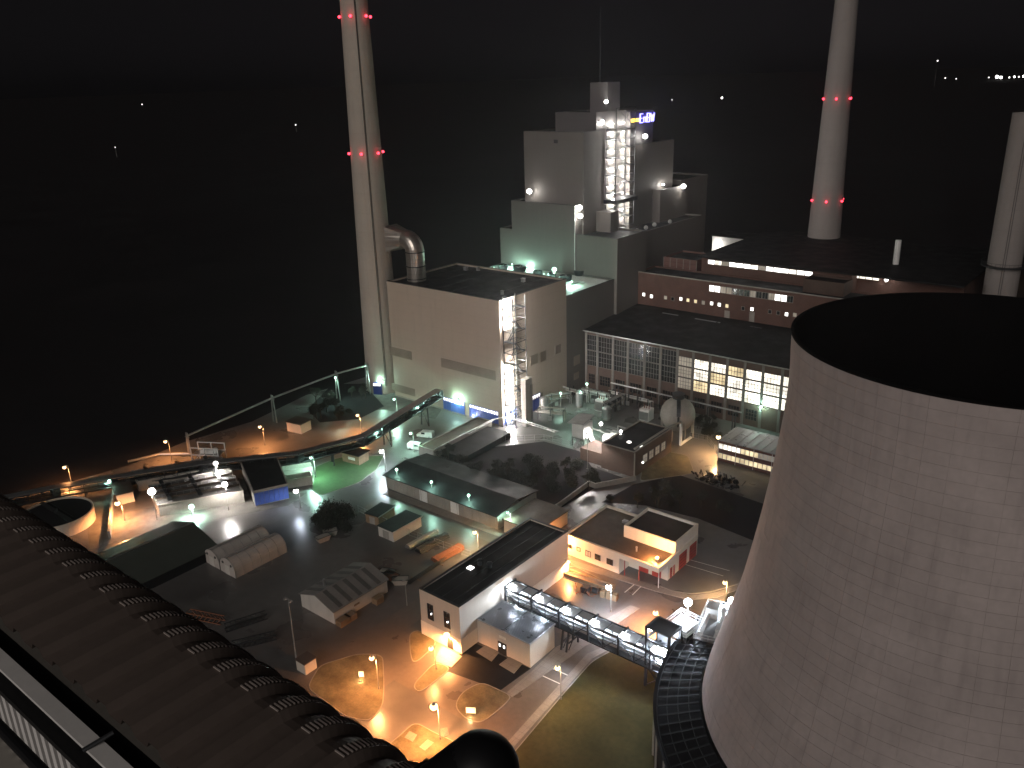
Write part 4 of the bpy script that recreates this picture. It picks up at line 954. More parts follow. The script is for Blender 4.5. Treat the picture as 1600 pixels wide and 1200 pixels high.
for k in range(70):
    a = random.uniform(0, 6.28); d_ = random.uniform(0, 4.5); x, y = d_ * math.cos(a) * 1.6, d_ * math.sin(a) * .8
    q = Vector((random.uniform(-1, 1), random.uniform(-1, 1), random.uniform(.1, .8))).normalized() * random.uniform(.8, 2.2); hb.beam((x, y, .1), (x + q.x, y + q.y, .1 + abs(q.z)), random.uniform(.06, .3), random.uniform(.1, .5))
part(DH, 'scrap', hb, M['steel'], local=True)['kind'] = 'stuff'
hb = MB()
for k in range(14):
    a = random.uniform(0, 6.28); d_ = random.uniform(0, 3.6); hb.ball((d_ * math.cos(a) * 1.6, d_ * math.sin(a) * .8, .3), random.uniform(.4, 1.0), 7, 4, .8)
part(DH, 'rubble', hb, M['soil'], local=True)

rq = random.Random(4)
for k, (x, y, l_, rt, lab) in enumerate(((868, 632, 9, 50, 'dark pipe rack at the foot of the hall wall'), (893, 622, 12, 0, 'dark pipe rack below the mercury twin lamp'), (930, 628, 10, 0, 'dark pipe rack in front of the turbine hall corner'), (960, 640, 9, 90, 'dark pipe rack beside the grey equipment box'),
                                          (985, 632, 14, 0, 'long dark pipe rack between turbine hall and dosing plant'), (862, 655, 8, 20, 'low pipe rack on the mercury lit yard by the lift shaft'))):
    t = thing('pipe_rack', lab, 'pipe rack', *GP(x, y), 0, R(rt)); n = int(l_ / 3)
    for j in range(n + 1):
        a = -l_ / 2 + l_ * j / n; part(t, 'frame', MB().box(a - .1, a + .1, -1.3, -1.1, 0, 4).box(a - .1, a + .1, 1.1, 1.3, 0, 4).box(a - .11, a + .11, -1.4, 1.4, 3.2, 3.4).box(a - .11, a + .11, -1.4, 1.4, 2.0, 2.2), M['steel'], local=True)
    for j in range(5):
        y0 = -1 + j * .5; r_ = rq.uniform(.1, .22); z_ = rq.choice((2.2, 3.4)) + r_; e0, e1 = -l_ / 2 - rq.uniform(0, 1), l_ / 2 + rq.uniform(0, 1)
        part(t, 'pipe', MB().path([(e0, y0, z_), (e1, y0, z_), (e1, y0, .2)], r_, 8), M[rq.choice(('galv', 'conc', 'galv'))], local=True)
    part(t, 'valve_box', MB().box(-.6, .5, -1.9, -1.42, .3, 1.6), M['galv'], local=True)
for (x, y, r_, h_, lab) in ((850, 642, 1.4, 4.2, 'small upright steel vessel at the wall foot of the beige block'), (905, 636, 1.1, 5.0, 'thin upright steel vessel between the pipe racks'), (948, 655, 1.5, 3.6, 'squat upright steel vessel behind the dosing hopper')):
    t = thing('steel_vessel', lab, 'vessel', *GP(x, y)); part(t, 'drum', MB().lathe([(.6, .1), (.6, r_), (h_, r_), (h_ + r_ * .35, r_ * .6), (h_ + r_ * .45, .05)], 20), M['galv'], local=True)
    part(t, 'skirt', MB().tube((0, 0, 0), (0, 0, .62), r_ * .8, r_ * .8, 16), M['conc'], local=True); part(t, 'ladder', MB().box(r_ + .02, r_ + .1, -.25, -.2, 0, h_).box(r_ + .02, r_ + .1, .2, .25, 0, h_), M['steel'], local=True)
# fences
def fence(label, pts, h=1.8):
    p = [GP(*q) for q in pts]; t = thing('mesh_fence', label, 'fence', *p[0])
    for a, b in zip(p, p[1:]):
        L_ = math.hypot(b[0] - a[0], b[1] - a[1]); n = max(1, int(L_ / 2.5))
        part(t, 'rail', MB().beam((*a, h), (*b, h), .05).beam((*a, .3), (*b, .3), .05).beam((*a, h * .6), (*b, h * .6), .03), M['galv'])
        for k in range(n + 1): q = (a[0] + (b[0] - a[0]) * k / n, a[1] + (b[1] - a[1]) * k / n); part(t, 'post', MB().box(q[0] - .04, q[0] + .04, q[1] - .04, q[1] + .04, 0, h + .1), M['galv'])
fence('wire fence along the thicket edge by the mercury lit yard', ((790, 690), (850, 688), (905, 702)))
fence('wire fence round the sodium lit gravel beside the sphere tank', ((1078, 684), (1105, 690), (1122, 712)))
fence('wire fence beside the pavement of the long shed road', ((560, 800), (640, 838), (735, 872)))

# ------------------------------------------------------------------ vehicles
def van(label, px, rot, m='white', box=False):
    u, v = GP(*px); t = thing('van', label, 'van', u, v, 0, rot)
    prof = [(-2.5, .35), (2.4, .35), (2.5, .95), (1.75, 1.15), (1.15, 1.95), (-2.35, 2.05), (-2.5, 1.8)]
    m_ = MB(); n = len(prof)
    m_.add([(x, -.95, z) for x, z in prof] + [(x, .95, z) for x, z in prof], [tuple(range(n)), tuple(range(2 * n - 1, n - 1, -1))] + [(i, n + i, n + (i + 1) % n, (i + 1) % n) for i in range(n)])
    part(t, 'body', m_, M[m], local=True)
    part(t, 'windscreen', MB().add([(1.74, -.85, 1.2), (1.74, .85, 1.2), (1.22, .85, 1.9), (1.22, -.85, 1.9), (1.80, -.85, 1.2), (1.80, .85, 1.2), (1.28, .85, 1.9), (1.28, -.85, 1.9)],
         [(0, 1, 2, 3), (7, 6, 5, 4), (0, 4, 5, 1), (1, 5, 6, 2), (2, 6, 7, 3), (3, 7, 4, 0)]), M['darkglass'], local=True)
    part(t, 'side_window', MB().box(-.2, .95, -.98, -.952, 1.25, 1.8).box(-.2, .95, .952, .98, 1.25, 1.8), M['darkglass'], local=True)
    for x in (-1.6, 1.6):
        for y in (-.95, .75): wh = part(t, 'wheel', MB().tube((x, y, .36), (x, y + .2, .36), .36, .36, 14), M['black'], local=True); MB().tube((x, y - .01 if y < 0 else y + .19, .36), (x, y + .01 if y < 0 else y + .21, .36), .2, .2, 10).build('rim', M['galv'], wh)
    part(t, 'headlight', MB().box(2.46, 2.53, -.85, -.5, .7, .9).box(2.46, 2.53, .5, .85, .7, .9), M['white'], local=True)
    return t
van('pale van parked on the mercury lit road before the beige block', (665, 683), R(200))
van('pale van parked beside the low building with kerbed roof', (651, 702), R(20))

# ------------------------------------------------------------------ long shed with wall lamps, low kerbed building
l0 = GP(604, 762); l1 = GP(778, 828)
ang = math.atan2(l1[1] - l0[1], l1[0] - l0[0]); ll = math.hypot(l1[0] - l0[0], l1[1] - l0[1])
LS = thing('long_shed', 'long low shed with dark roof and a row of lamps over its pale front wall', 'shed', l0[0], l0[1], 0, ang)
part(LS, 'wall', MB().ring(0, ll, 0, 15, 0, 3.6, .3), M['conc'], local=True)
part(LS, 'roof', MB().add([(-.4, -.7, 3.62), (ll + .3, -.7, 3.62), (ll + .3, 7.5, 4.7), (-.4, 7.5, 4.7), (ll + .3, 15.6, 3.7), (-.4, 15.6, 3.7),
                           (-.4, -.7, 3.8), (ll + .3, -.7, 3.8), (ll + .3, 7.5, 4.9), (-.4, 7.5, 4.9), (ll + .3, 15.6, 3.9), (-.4, 15.6, 3.9)],
     [(3, 2, 1, 0), (5, 4, 2, 3), (6, 7, 8, 9), (9, 8, 10, 11), (0, 1, 7, 6), (4, 5, 11, 10), (1, 2, 8, 7), (2, 4, 10, 8), (3, 0, 6, 9), (5, 3, 9, 11)]), M['roof'], local=True)
for k in range(16):
    x = .6 + k * (ll - 1.2) / 15
    part(LS, 'wall_panel', MB().box(x - .06, x + .06, -.1, -.002, 0, 3.55), M['conc'], local=True)
for x in (ll * .36, ll * .64): part(LS, 'shutter', MB().box(x - 1.3, x + 1.3, -.09, -.003, .1, 3.0), M['white'], local=True)
for k, (x, y) in enumerate(((619, 738), (675, 757), (736, 780))):
    q = (k + .25) / 3.05
    cx, sx = math.cos(ang), math.sin(ang)
    loc = (l0[0] + ll * q * cx - 1.6 * -sx * 0 + (-sx) * 1.2, l0[1] + ll * q * sx + cx * 1.2, 5.6)
    flood('mercury lamp on the roof edge of the long shed', loc, 'green', 520, .34, 1.8, 'lamps along the long shed roof edge', 'roof_lamp', off=(.3, -.9, -.1), cat='roof lamp')
ES = thing('end_store', 'flat roofed store with sodium lit end wall next to the long shed', 'shed', *GP(788, 832), 0, ang)
part(ES, 'wall', MB().box(0, 9.5, 0, 12, 0, 3.4), M['plaster2'], local=True)
part(ES, 'roof', MB().box(-.3, 9.8, -.3, 12.3, 3.41, 3.65), M['roofb'], local=True)
part(ES, 'window', MB().box(9.5, 9.55, 2, 3.2, 1.5, 2.5), M['darkglass'], local=True)
lamp_post('mercury lamp post on the corner of the flat roofed store', (797, 799), 5.5, 'green', 700, bulb=.34)
n0 = GP(655, 712)
LB = thing('low_kerbed_building', 'low dark building with pale roof kerb and pipe hoops near the beige block', 'building', n0[0], n0[1], 0, R(2))
part(LB, 'wall', MB().ring(0, 5.5, 0, 26, 0, 3.0, .3), M['conc'], local=True)
part(LB, 'roof', MB().box(.31, 5.2, .31, 25.7, 2.5, 2.8), M['roofb'], local=True)
part(LB, 'lower_roof', MB().box(5.52, 14, 3, 24, 0, 1.8), M['roof'], local=True)
part(LB, 'pipe', MB().path([(5.8, .5, 3.3), (5.8, 26, 3.3), (9, 30, 3.3), (26, 29, 3.0)], .2, 8).path([(6.4, 14, 3.0), (6.4, 26.5, 3.4), (9.4, 30.8, 3.4), (27, 30, 3.0)], .16, 8), M['galv'], local=True)

# ------------------------------------------------------------------ conveyor with lamps, pipe bridge on trestles
cpx = [(688, 652, 9.0), (640, 678, 8.0), (570, 716, 6.5), (470, 735, 5.0), (320, 748, 4.4), (180, 768, 4.0), (90, 784, 4.0), (-40, 812, 4.0)]
CV = thing('conveyor', 'long roofed conveyor bridge with lamps, climbing from the left yard to the beige block', 'conveyor', *GP(570, 716))
cp = [(*GP(x, y), z) for x, y, z in cpx]
for i in range(len(cp) - 1):
    a, b = Vector(cp[i]), Vector(cp[i + 1]); d = (b - a); L_ = d.length; dn = d.normalized(); sd = Vector((-dn.y, dn.x, 0)).normalized()
    part(CV, 'deck', MB().beam(a - Vector((0, 0, 2.2)), b - Vector((0, 0, 2.2)), 3.0, .2), M['steel'])
    part(CV, 'roof', MB().beam(a + Vector((0, 0, .3)), b + Vector((0, 0, .3)), 2.5, .12), M['galv'])
    tr = MB()
    for s in (-1.5, 1.5):
        tr.beam(a + sd * s - Vector((0, 0, 2.0)), b + sd * s - Vector((0, 0, 2.0)), .22); tr.beam(a + sd * s * .84 + Vector((0, 0, .1)), b + sd * s * .84 + Vector((0, 0, .1)), .2)
        tr.beam(a + sd * s - Vector((0, 0, .9)), b + sd * s - Vector((0, 0, .9)), .09)
        n = max(2, int(L_ / 3))
        for k in range(n + 1):
            p = a + d * k / n; tr.beam(p + sd * s - Vector((0, 0, 2.0)), p + sd * s * .84 + Vector((0, 0, .2)), .14)
            if k < n:
                p2 = a + d * (k + 1) / n; tr.beam(p + sd * s - Vector((0, 0, 2.0)), p2 + sd * s * .84 + Vector((0, 0, .1)), .1)
    part(CV, 'truss', tr, M['steel'])
    part(CV, 'belt', MB().beam(a - Vector((0, 0, 1.3)), b - Vector((0, 0, 1.3)), 1.2, .25), M['black'])
    n = max(1, int(L_ / 14))
    for k in range(n):
        p = a + d * (k + .5) / n
        part(CV, 'trestle', MB().beam((p.x + sd.x * 1.4, p.y + sd.y * 1.4, 0), p + sd * 1.2 - Vector((0, 0, 2.2)), .28).beam((p.x - sd.x * 1.4, p.y - sd.y * 1.4, 0), p - sd * 1.2 - Vector((0, 0, 2.2)), .28)
             .beam((p.x + sd.x * 1.3, p.y + sd.y * 1.3, .3), (p.x - sd.x * 1.3, p.y - sd.y * 1.3, max(.6, p.z - 2.8)), .14), M['steel'])
    part(CV, 'drive_box', MB().box(a.x - .9, a.x + .9, a.y - .9, a.y + .9, a.z - 2.0, a.z - .2), M['steel'])
for (x, y, z, i) in ((676, 631, 9.2, 0), (640, 645, 8.3, 0), (586, 668, 7.2, 1), (470, 691, 5.3, 3), (168, 743, 4.4, 5), (94, 753, 4.4, 6)):
    g_ = GP(x, y, z); a, b = Vector(cp[i]), Vector(cp[i + 1]); p = Vector((g_[0], g_[1], 0))
    d = Vector((b.x - a.x, b.y - a.y, 0)); t_ = max(.03, min(.97, (p - Vector((a.x, a.y, 0))).dot(d) / d.length_squared)); c_ = a + (b - a) * t_
    part(CV, 'conveyor_lamp', MB().box(c_.x - .35, c_.x + .35, c_.y - .35, c_.y + .35, c_.z - .25, c_.z - .02), M['L_green'])
    point(CV, (c_.x - ORG[CV.name][0], c_.y - ORG[CV.name][1], c_.z - .75), 'green', 900, .3)
wall_lamp('mercury lamp on the beige wall over the left blue gate', ONV(716, 624, fv0 - .1), 'v', 'green', 800, .35)
wall_lamp('mercury lamp beside the navy chimney door', (CHU + 3.9, CHV - 4.6, 5.0), 'v', 'green', 500, .25)
wall_lamp('small white lamp low on the second blue gate', ONV(741, 648, fv0 - .2), 'v', 'white', 250, .25)
tp = [GP(292, 681, 6), GP(425, 622, 8), GP(525, 584, 9.5), GP(572, 571, 10)]
tz = [6, 8, 9.5, 10]
PR = thing('high_pipe_line', 'thin pale pipeline on tall trestles running past the great chimney into the dark', 'pipeline', *tp[1])
for i in range(3): part(PR, 'pipe', MB().tube((*tp[i], tz[i]), (*tp[i + 1], tz[i + 1]), .32, .32, 10), M['galv'])
part(PR, 'down_pipe', MB().path([(*tp[0], tz[0]), (*tp[0], .5), (*GP(250, 712), .5), (*GP(200, 724), .5)], .4, 10), M['galv'])
for i in range(4):
    a = tp[i]; part(PR, 'trestle', MB().beam((a[0] - .9, a[1], 0), (a[0] - .3, a[1], tz[i] + 1), .3).beam((a[0] + .9, a[1], 0), (a[0] + .3, a[1], tz[i] + 1), .3).beam((a[0] - 1.0, a[1], tz[i] - .4), (a[0] + 1.0, a[1], tz[i] - .4), .25), M['galv'])
flood('mercury flood lamp on the pipe trestle near the great chimney', (*GP(524, 590, 9), 9), 'green', 2300, .4, 9, None, off=(.2, -.6, -.6))

# ------------------------------------------------------------------ left compound: basins, blue fronted building, round tank
def slab(name, label, cat, base, h, wm, rm, rim=.3, px=True):
    p = [GP(*q) for q in base] if px else base
    c = (sum(q[0] for q in p) / len(p), sum(q[1] for q in p) / len(p))
    t = thing(name, label, cat, c[0], c[1])
    part(t, 'wall', MB().prism(p, 0, h), wm)
    pc = [(c[0] + (q[0] - c[0]) * .965, c[1] + (q[1] - c[1]) * .965) for q in p]
    part(t, 'roof', MB().prism(pc, h + .001, h + .12), rm)
    m_ = MB()
    for i in range(len(p)):
        a, b = p[i], p[(i + 1) % len(p)]; m_.beam((*a, h + .15), (*b, h + .15), .3, .3)
    part(t, 'parapet', m_, wm)
    return t, p
bt, bp = slab('blue_front_building', 'dark roofed building with a bright blue front wall on the pale kerb', 'building', [GP(396, 769, 4), GP(449, 757, 4), GP(432, 713, 4), GP(376, 722, 4)], 4, M['conc'], M['roof'], px=False)
a, b = Vector((*bp[0], 0)), Vector((*bp[1], 0)); d = (b - a).normalized(); nrm = Vector((d.y, -d.x, 0))
fm_ = MB(); n_ = 7
for k in range(n_):
    q0, q1 = a + (b - a) * (k + .03) / n_ + nrm * .12, a + (b - a) * (k + .97) / n_ + nrm * .12
    part(bt, 'blue_panel', MB().beam((q0.x, q0.y, 1.95), (q1.x, q1.y, 1.95), .16, 3.3), M['blue'])
lc = GP(425, 800, 3.0)
ba, bpz = slab('settling_basin', 'long concrete basin with wet dark strips, floodlit between railings', 'basin', [GP(205, 737, 2.6), GP(345, 713, 2.6), GP(352, 727, 2.6), GP(214, 754, 2.6)], 2.6, M['conc'], M['road'], px=False)
bb, bpz2 = slab('settling_basin', 'wider concrete basin with pale wall facing the sheds, floodlit from masts', 'basin', [GP(232, 760, 3), GP(358, 733, 3), GP(380, 768, 3), GP(247, 790, 3)], 3.0, M['conc'], M['yard'], px=False)
def basin_detail(t, p, h, n):
    a, b, c, d = [Vector((q[0], q[1], h)) for q in p]
    for k in range(1, n):
        f = k / n; s, e = a + (d - a) * f, b + (c - b) * f
        part(t, 'divider', MB().beam(s + Vector((0, 0, .3)), e + Vector((0, 0, .3)), .35, .5), M['roofb'])
        m_ = MB(); m_.beam(s + Vector((0, 0, 1.3)), e + Vector((0, 0, 1.3)), .07)
        for j in range(13): q = s + (e - s) * j / 12; m_.beam(q + Vector((0, 0, .5)), q + Vector((0, 0, 1.3)), .06)
        part(t, 'railing', m_, M['galv'])
    for f in (.15, .5, .82):
        s, e = a + (b - a) * f, d + (c - d) * f
        part(t, 'scraper_bridge', MB().beam(s + Vector((0, 0, .9)), e + Vector((0, 0, .9)), 1.0, .15).beam(s + Vector((0, 0, 1.8)), e + Vector((0, 0, 1.8)), .08), M['steel'])
basin_detail(ba, bpz, 2.6, 2); basin_detail(bb, bpz2, 3.0, 4)
cb = GP(330, 716)
CR = thing('pump_frame', 'floodlit white steel frame and pipes at the end of the basins', 'steel frame', *GP(328, 722), 0, R(30))
fr = MB()
for x in (-4, 0, 4):
    for y in (-2, 2): fr.beam((x, y, 0), (x, y, 5.2), .25)
for z in (3, 5.1): fr.beam((-4, -2, z), (4, -2, z), .22); fr.beam((-4, 2, z), (4, 2, z), .22)
fr.beam((-4, -2, .3), (0, -2, 4.9), .14); fr.beam((0, -2, .3), (4, -2, 4.9), .14)
part(CR, 'frame', fr, M['white'], local=True)
part(CR, 'platform', MB().box(-4.2, 4.2, -2.2, 2.2, 2.8, 2.9), M['galv'], local=True)
part(CR, 'pump', MB().tube((-2, 0, 3.2), (2, 0, 3.2), .9, .9, 14).tube((2.2, 0, 1), (2.2, 0, 4.4), .5, .5, 12), M['white'], local=True)
flood('white flood lamp on the pump frame at the basin end', (*GP(337, 724, 6.4), 6.4), 'white', 4500, .6, 6.4, None, off=(0, -.6, -.7))
flood('white flood lamp on a mast over the wide basin', (*GP(351, 757, 7), 7), 'white', 4500, .75, 7, None, off=(0, -.6, -.7))
flood('glaring white flood lamp on a tall mast at the basin corner by the orange yard', (*GP(237, 768, 7.5), 7.5), 'white', 2800, .95, 7.5, None, off=(0, -.6, -.7))
flood('mercury flood lamp blazing on the pale wall of the wide basin', (*GP(299, 792, 3.4), 3.4), 'green', 3000, .7, 3.4, None, off=(.9, -.4, -.1))
wl = GP(178, 838)
LW = thing('retaining_wall', 'pale sodium lit wall running up from the round tank to the orange yard', 'wall', *wl)
a, b = GP(172, 842), GP(180, 768); part(LW, 'wall', MB().beam((*a, 1.0), (*b, 1.0), .5, 2.0), M['conc'])
t_ = GP(88, 800, 3.4)
RT = thing('round_tank', 'wide round concrete tank with dark water, its near wall lit orange', 'tank', t_[0], t_[1])
part(RT, 'wall', MB().lathe([(0, 8.2), (3.4, 8.2), (3.4, 7.95), (3.0, 7.9)], 48), M['plaster2'], local=True)
part(RT, 'earth', MB().lathe([(3.1, .05), (3.1, 7.7)], 48), M['soil'], local=True)  # dark soil fill close to the rim, added to hide the inner wall
part(RT, 'bridge', MB().box(-8, 8, -.5, .5, 3.41, 3.6).beam((-8, -.5, 4.5), (8, -.5, 4.5), .07).beam((-8, .5, 4.5), (8, .5, 4.5), .07), M['steel'], local=True)
part(RT, 'scraper_post', MB().tube((0, 0, 0), (0, 0, 4.2), .4, .4, 10), M['steel'], local=True)
sb = GP(195, 772)
SB = thing('pink_shed', 'small pale shed at the top of the orange lit yard', 'shed', *GP(194, 777), 0, R(-20))
part(SB, 'wall', MB().box(-4, 4, -2, 2, 0, 2.8), M['plaster'], local=True); part(SB, 'roof', MB().box(-4.3, 4.3, -2.3, 2.3, 2.81, 3.0), M['roofb'], local=True)
tb = thing('small_transformer_house', 'small pale block house on the sodium lit ground above the conveyor', 'shed', *GP(468, 672), 0, R(10))
part(tb, 'wall', MB().box(-2.8, 2.8, -2.2, 2.2, 0, 3), M['plaster2'], local=True); part(tb, 'roof', MB().box(-3.1, 3.1, -2.5, 2.5, 3.01, 3.25), M['roofb'], local=True)
bx_ = thing('green_lawn_kiosk', 'dark kiosk with a pale sign at the corner of the green lawn', 'kiosk', *GP(556, 720), 0, R(8))
part(bx_, 'wall', MB().box(-3.0, 3.0, -2.0, 2.0, 0, 2.8), M['wood'], local=True); part(bx_, 'roof', MB().box(-3.4, 3.4, -2.4, 2.4, 2.81, 3.0), M['roof'], local=True)
part(bx_, 'sign', MB().box(-.8, 1.6, -2.08, -2.002, 1.2, 2.0), M['white'], local=True)
for k, (x, y, l_) in enumerate(((476, 742, 9), (478, 757, 8))):
    q = thing('container_row', ['open topped dark container with pale rim behind the blue front building', 'second grey container with pale rim beside the lawn lamp'][k], 'container', *GP(x - 14, y), 0, R(58))
    part(q, 'wall', MB().ring(-l_ / 2, l_ / 2, -1.6, 1.6, 0, 2.4, .15), M['conc'], local=True); part(q, 'floor', MB().box(-l_ / 2 + .16, l_ / 2 - .16, -1.44, 1.44, .05, .4), M['roof'], local=True)

# ------------------------------------------------------------------ sheds, tents and stores in the dark yard
def gable(name, label, u0, u1, v0, v1, eave, ridge, wm, rm, ribs=0, ov=.35, cat='shed', stripes=None):
    t = thing(name, label, cat, (u0 + u1) / 2, (v0 + v1) / 2); um = (u0 + u1) / 2
    m_ = MB()
    m_.add([(u0, v0, 0), (u1, v0, 0), (u1, v0, eave), (um, v0, ridge), (u0, v0, eave), (u0, v1, 0), (u1, v1, 0), (u1, v1, eave), (um, v1, ridge), (u0, v1, eave)],
           [(0, 1, 2, 3, 4), (9, 8, 7, 6, 5), (1, 6, 7, 2), (5, 0, 4, 9), (0, 5, 6, 1)])
    part(t, 'wall', m_, wm)
    for s, name_ in ((1, 'roof_slope'), (-1, 'roof_slope')):
        ue = um + s * ((u1 - u0) / 2 + ov); ze = eave - (ridge - eave) * ov / ((u1 - u0) / 2)
        vs = [(um, v0 - ov, ridge + .02), (ue, v0 - ov, ze + .02), (ue, v1 + ov, ze + .02), (um, v1 + ov, ridge + .02)]
        vs += [(a, b, c + .14) for a, b, c in vs]
        sl = part(t, name_, MB().add(vs, [(3, 2, 1, 0), (4, 5, 6, 7), (0, 1, 5, 4), (1, 2, 6, 5), (2, 3, 7, 6), (3, 0, 4, 7)] if s > 0 else [(0, 1, 2, 3), (7, 6, 5, 4), (4, 5, 1, 0), (5, 6, 2, 1), (6, 7, 3, 2), (7, 4, 0, 3)]), rm)
        if stripes:
            for f0, f1 in stripes:
                st = MB(); q = [(um + s * .3, ridge), (ue - s * .3, ze)]
                a0, b0 = v0 + (v1 - v0) * f0, v0 + (v1 - v0) * f1; dz = (ridge - ze) * .3 / abs(ue - um)
                vs = [(q[0][0], a0, ridge - dz + .17), (q[1][0], a0, ze + dz + .17), (q[1][0], b0, ze + dz + .17), (q[0][0], b0, ridge - dz + .17)]
                vs += [(a, b, c + .05) for a, b, c in vs]
                st.add(vs, [(3, 2, 1, 0), (4, 5, 6, 7), (0, 1, 5, 4), (1, 2, 6, 5), (2, 3, 7, 6), (3, 0, 4, 7)]); sub(sl, t, 'rooflight', st, M['rlight'])
    return t
g1 = gable('gable_shed', 'pale gable shed with dark rooflight strips standing in the dark yard', -127.8, -117.6, 86.4, 100.4, 3.0, 4.7, M['shed'], M['shedroof'], stripes=[(.1 + .18 * k, .17 + .18 * k) for k in range(5)])
part(g1, 'vent_pipe', MB().tube((-124.5, 90, 4.2), (-124.5, 90, 5.8), .25, .25, 8), M['galv'])
part(g1, 'sign', MB().box(-117.55, -117.5, 91.4, 92.8, 1.4, 1.8), M['wood'])
for k, (v_, s_) in enumerate(((87.6, 1.3), (89.4, 1.0), (96.6, 1.0))):
    t = thing('pallet_stack', ['tangle of pipes and coils stacked at the pale gable shed corner', 'low pallet stack against the pale gable shed', 'small scrap stack by the far end of the pale gable shed'][k], 'stack', -116.4, v_)
    for j in range(5): part(t, 'layer', MB().box(-.8, .8, -s_, s_, .12 + j * .26, .28 + j * .26).box(-.7, -.5, -s_, s_, j * .26, .12 + j * .26).box(.5, .7, -s_, s_, j * .26, .12 + j * .26), M['wood'], local=True)
g2 = gable('dark_gable_shed', 'large dark green gable shed beside the roof edge, its ridge edge lit', -177.5, -158.6, 64, 87.4, 2.4, 5.2, M['roof'], mat('green_black_sheet', (.05, .058, .05), .55, var=.2, scale=.3))  # walls coloured near black for the shade beneath the eaves
part(g2, 'ridge_cap', MB().box(-168.3, -167.8, 63.7, 87.7, 5.35, 5.5), M['galv'])
for k, (uc, lab) in enumerate(((-156.2, 'barrel roofed storage tent next to the dark green shed'), (-150.3, 'barrel roofed storage tent on the open yard side'))):
    t = thing('barrel_tent', lab, 'tent', uc, 91.0)
    w_, l_, h_ = 2.75, 13.4, 3.9
    pr_ = [(-w_, 0)] + [(-w_ * math.cos(R(a)), 1.5 + (h_ - 1.5) * math.sin(R(a))) for a in range(0, 181, 12)] + [(w_, 0)]
    m_ = MB(); n = len(pr_); m_.add([(x, -l_ / 2, z) for x, z in pr_] + [(x, l_ / 2, z) for x, z in pr_], [tuple(range(n)), tuple(range(2 * n - 1, n - 1, -1))] + [(i, n + i, n + i + 1, i + 1) for i in range(n - 1)])
    part(t, 'skin', m_, M['tarp'], local=True)
    for j in range(7):
        y = -l_ / 2 + .05 + j * (l_ - .1) / 6; hm = MB()
        for (x0, z0), (x1, z1) in zip(pr_, pr_[1:]): hm.beam((x0 * 1.01, y, z0 + .02), (x1 * 1.01, y, z1 + .02), .08, .08)
        part(t, 'hoop', hm, M['galv'], local=True)
    part(t, 'ridge_strip', MB().box(-.18, .18, -l_ / 2, l_ / 2, h_ + .01, h_ + .09), M['galv'], local=True)
    part(t, 'door', MB().box(-.9, .9, -l_ / 2 - .06, -l_ / 2 - .002, 0, 2.3), M['shed'], local=True)
    part(t, 'vent', MB().tube((1.5, -l_ / 2 - .1, 2.6), (1.5, -l_ / 2, 2.6), .3, .3, 10).tube((-1.5, -l_ / 2 - .1, 2.6), (-1.5, -l_ / 2, 2.6), .3, .3, 10), M['steel'], local=True)
t = thing('kiosk', 'small pale block kiosk with reddish roof below the tall unlit mast', 'kiosk', -111.3, 74.6)
part(t, 'wall', MB().box(-1.25, 1.25, -1.25, 1.25, 0, 2.2), M['plaster2'], local=True); part(t, 'roof', MB().box(-1.4, 1.4, -1.4, 1.4, 2.21, 2.4), M['brick2'], local=True)
t = thing('light_mast', 'tall unlit light mast standing behind the pale kiosk', 'mast', *GP(463, 1030))
part(t, 'pole', MB().tube((0, 0, 0), (0, 0, 13), .16, .08, 10), M['pole'], local=True); part(t, 'lamp_head', MB().box(-.9, .9, -.1, .1, 12.9, 13.05).box(-.9, -.5, -.4, .2, 12.6, 12.9).box(.5, .9, -.4, .2, 12.6, 12.9), M['pole'], local=True)
t = thing('light_mast', 'short unlit lamp post between the gable shed and the cream building', 'mast', *GP(636, 946))
part(t, 'pole', MB().tube((0, 0, 0), (0, 0, 6), .1, .06, 8), M['pole'], local=True); part(t, 'lamp_head', MB().box(-.15, .15, -.9, .15, 5.95, 6.1), M['pole'], local=True)
def flat_shed(label, px, l_, w_, h_, rot, wm='shed', rm='roof'):
    t = thing('flat_shed', label, 'shed', *GP(*px), 0, rot)
    part(t, 'wall', MB().box(0, l_, 0, w_, 0, h_), M[wm], local=True); part(t, 'roof', MB().box(-.2, l_ + .2, -.2, w_ + .2, h_ + .001, h_ + .15), M[rm], local=True)
    part(t, 'eave', MB().box(l_ + .2, l_ + .3, -.3, w_ + .3, h_ - .05, h_ + .2), M['galv'], local=True)
    part(t, 'door', MB().box(l_ * .3, l_ * .7, -.05, -.002, .05, h_ * .8), M['conc'], local=True)
flat_shed('low flat shed with pale wall beside the mercury lit road', (592, 837), 5.0, 9, 2.6, 0)
flat_shed('small yellowish open shed behind the flat shed near the wet road', (572, 816), 4.0, 6, 2.4, R(8), 'wood')
def bundle(label, px, rot, n, l_, m, r=.16):
    t = thing('pipe_bundle', label, 'pipe stack', *GP(*px), 0, rot)
    for b in (-l_ * .3, l_ * .3): part(t, 'timber', MB().box(b - .1, b + .1, -1.4, 1.4, 0, .14), M['wood'], local=True)
    k = 0
    for row in range(3):
        for j in range(n - row):
            part(t, 'pipe', MB().tube((-l_ / 2, (j - (n - row - 1) / 2) * 2.1 * r, .15 + r + row * 1.8 * r), (l_ / 2, (j - (n - row - 1) / 2) * 2.1 * r, .15 + r + row * 1.8 * r), r, r, 8), M[m], local=True)
bundle('bundle of long rusty red pipes on timbers in the orange light', (700, 868), R(86), 7, 8, 'rust', .18)
bundle('bundle of dark pipes lying behind the rusty red pipes', (676, 852), R(88), 5, 9, 'steel', .2)
bundle('grey pipe stack on timbers beside the flat shed', (660, 846), R(88), 5, 9, 'galv', .18)
bundle('thin pipe stack along the cream building wall', (668, 893), R(92), 4, 12, 'steel', .12)
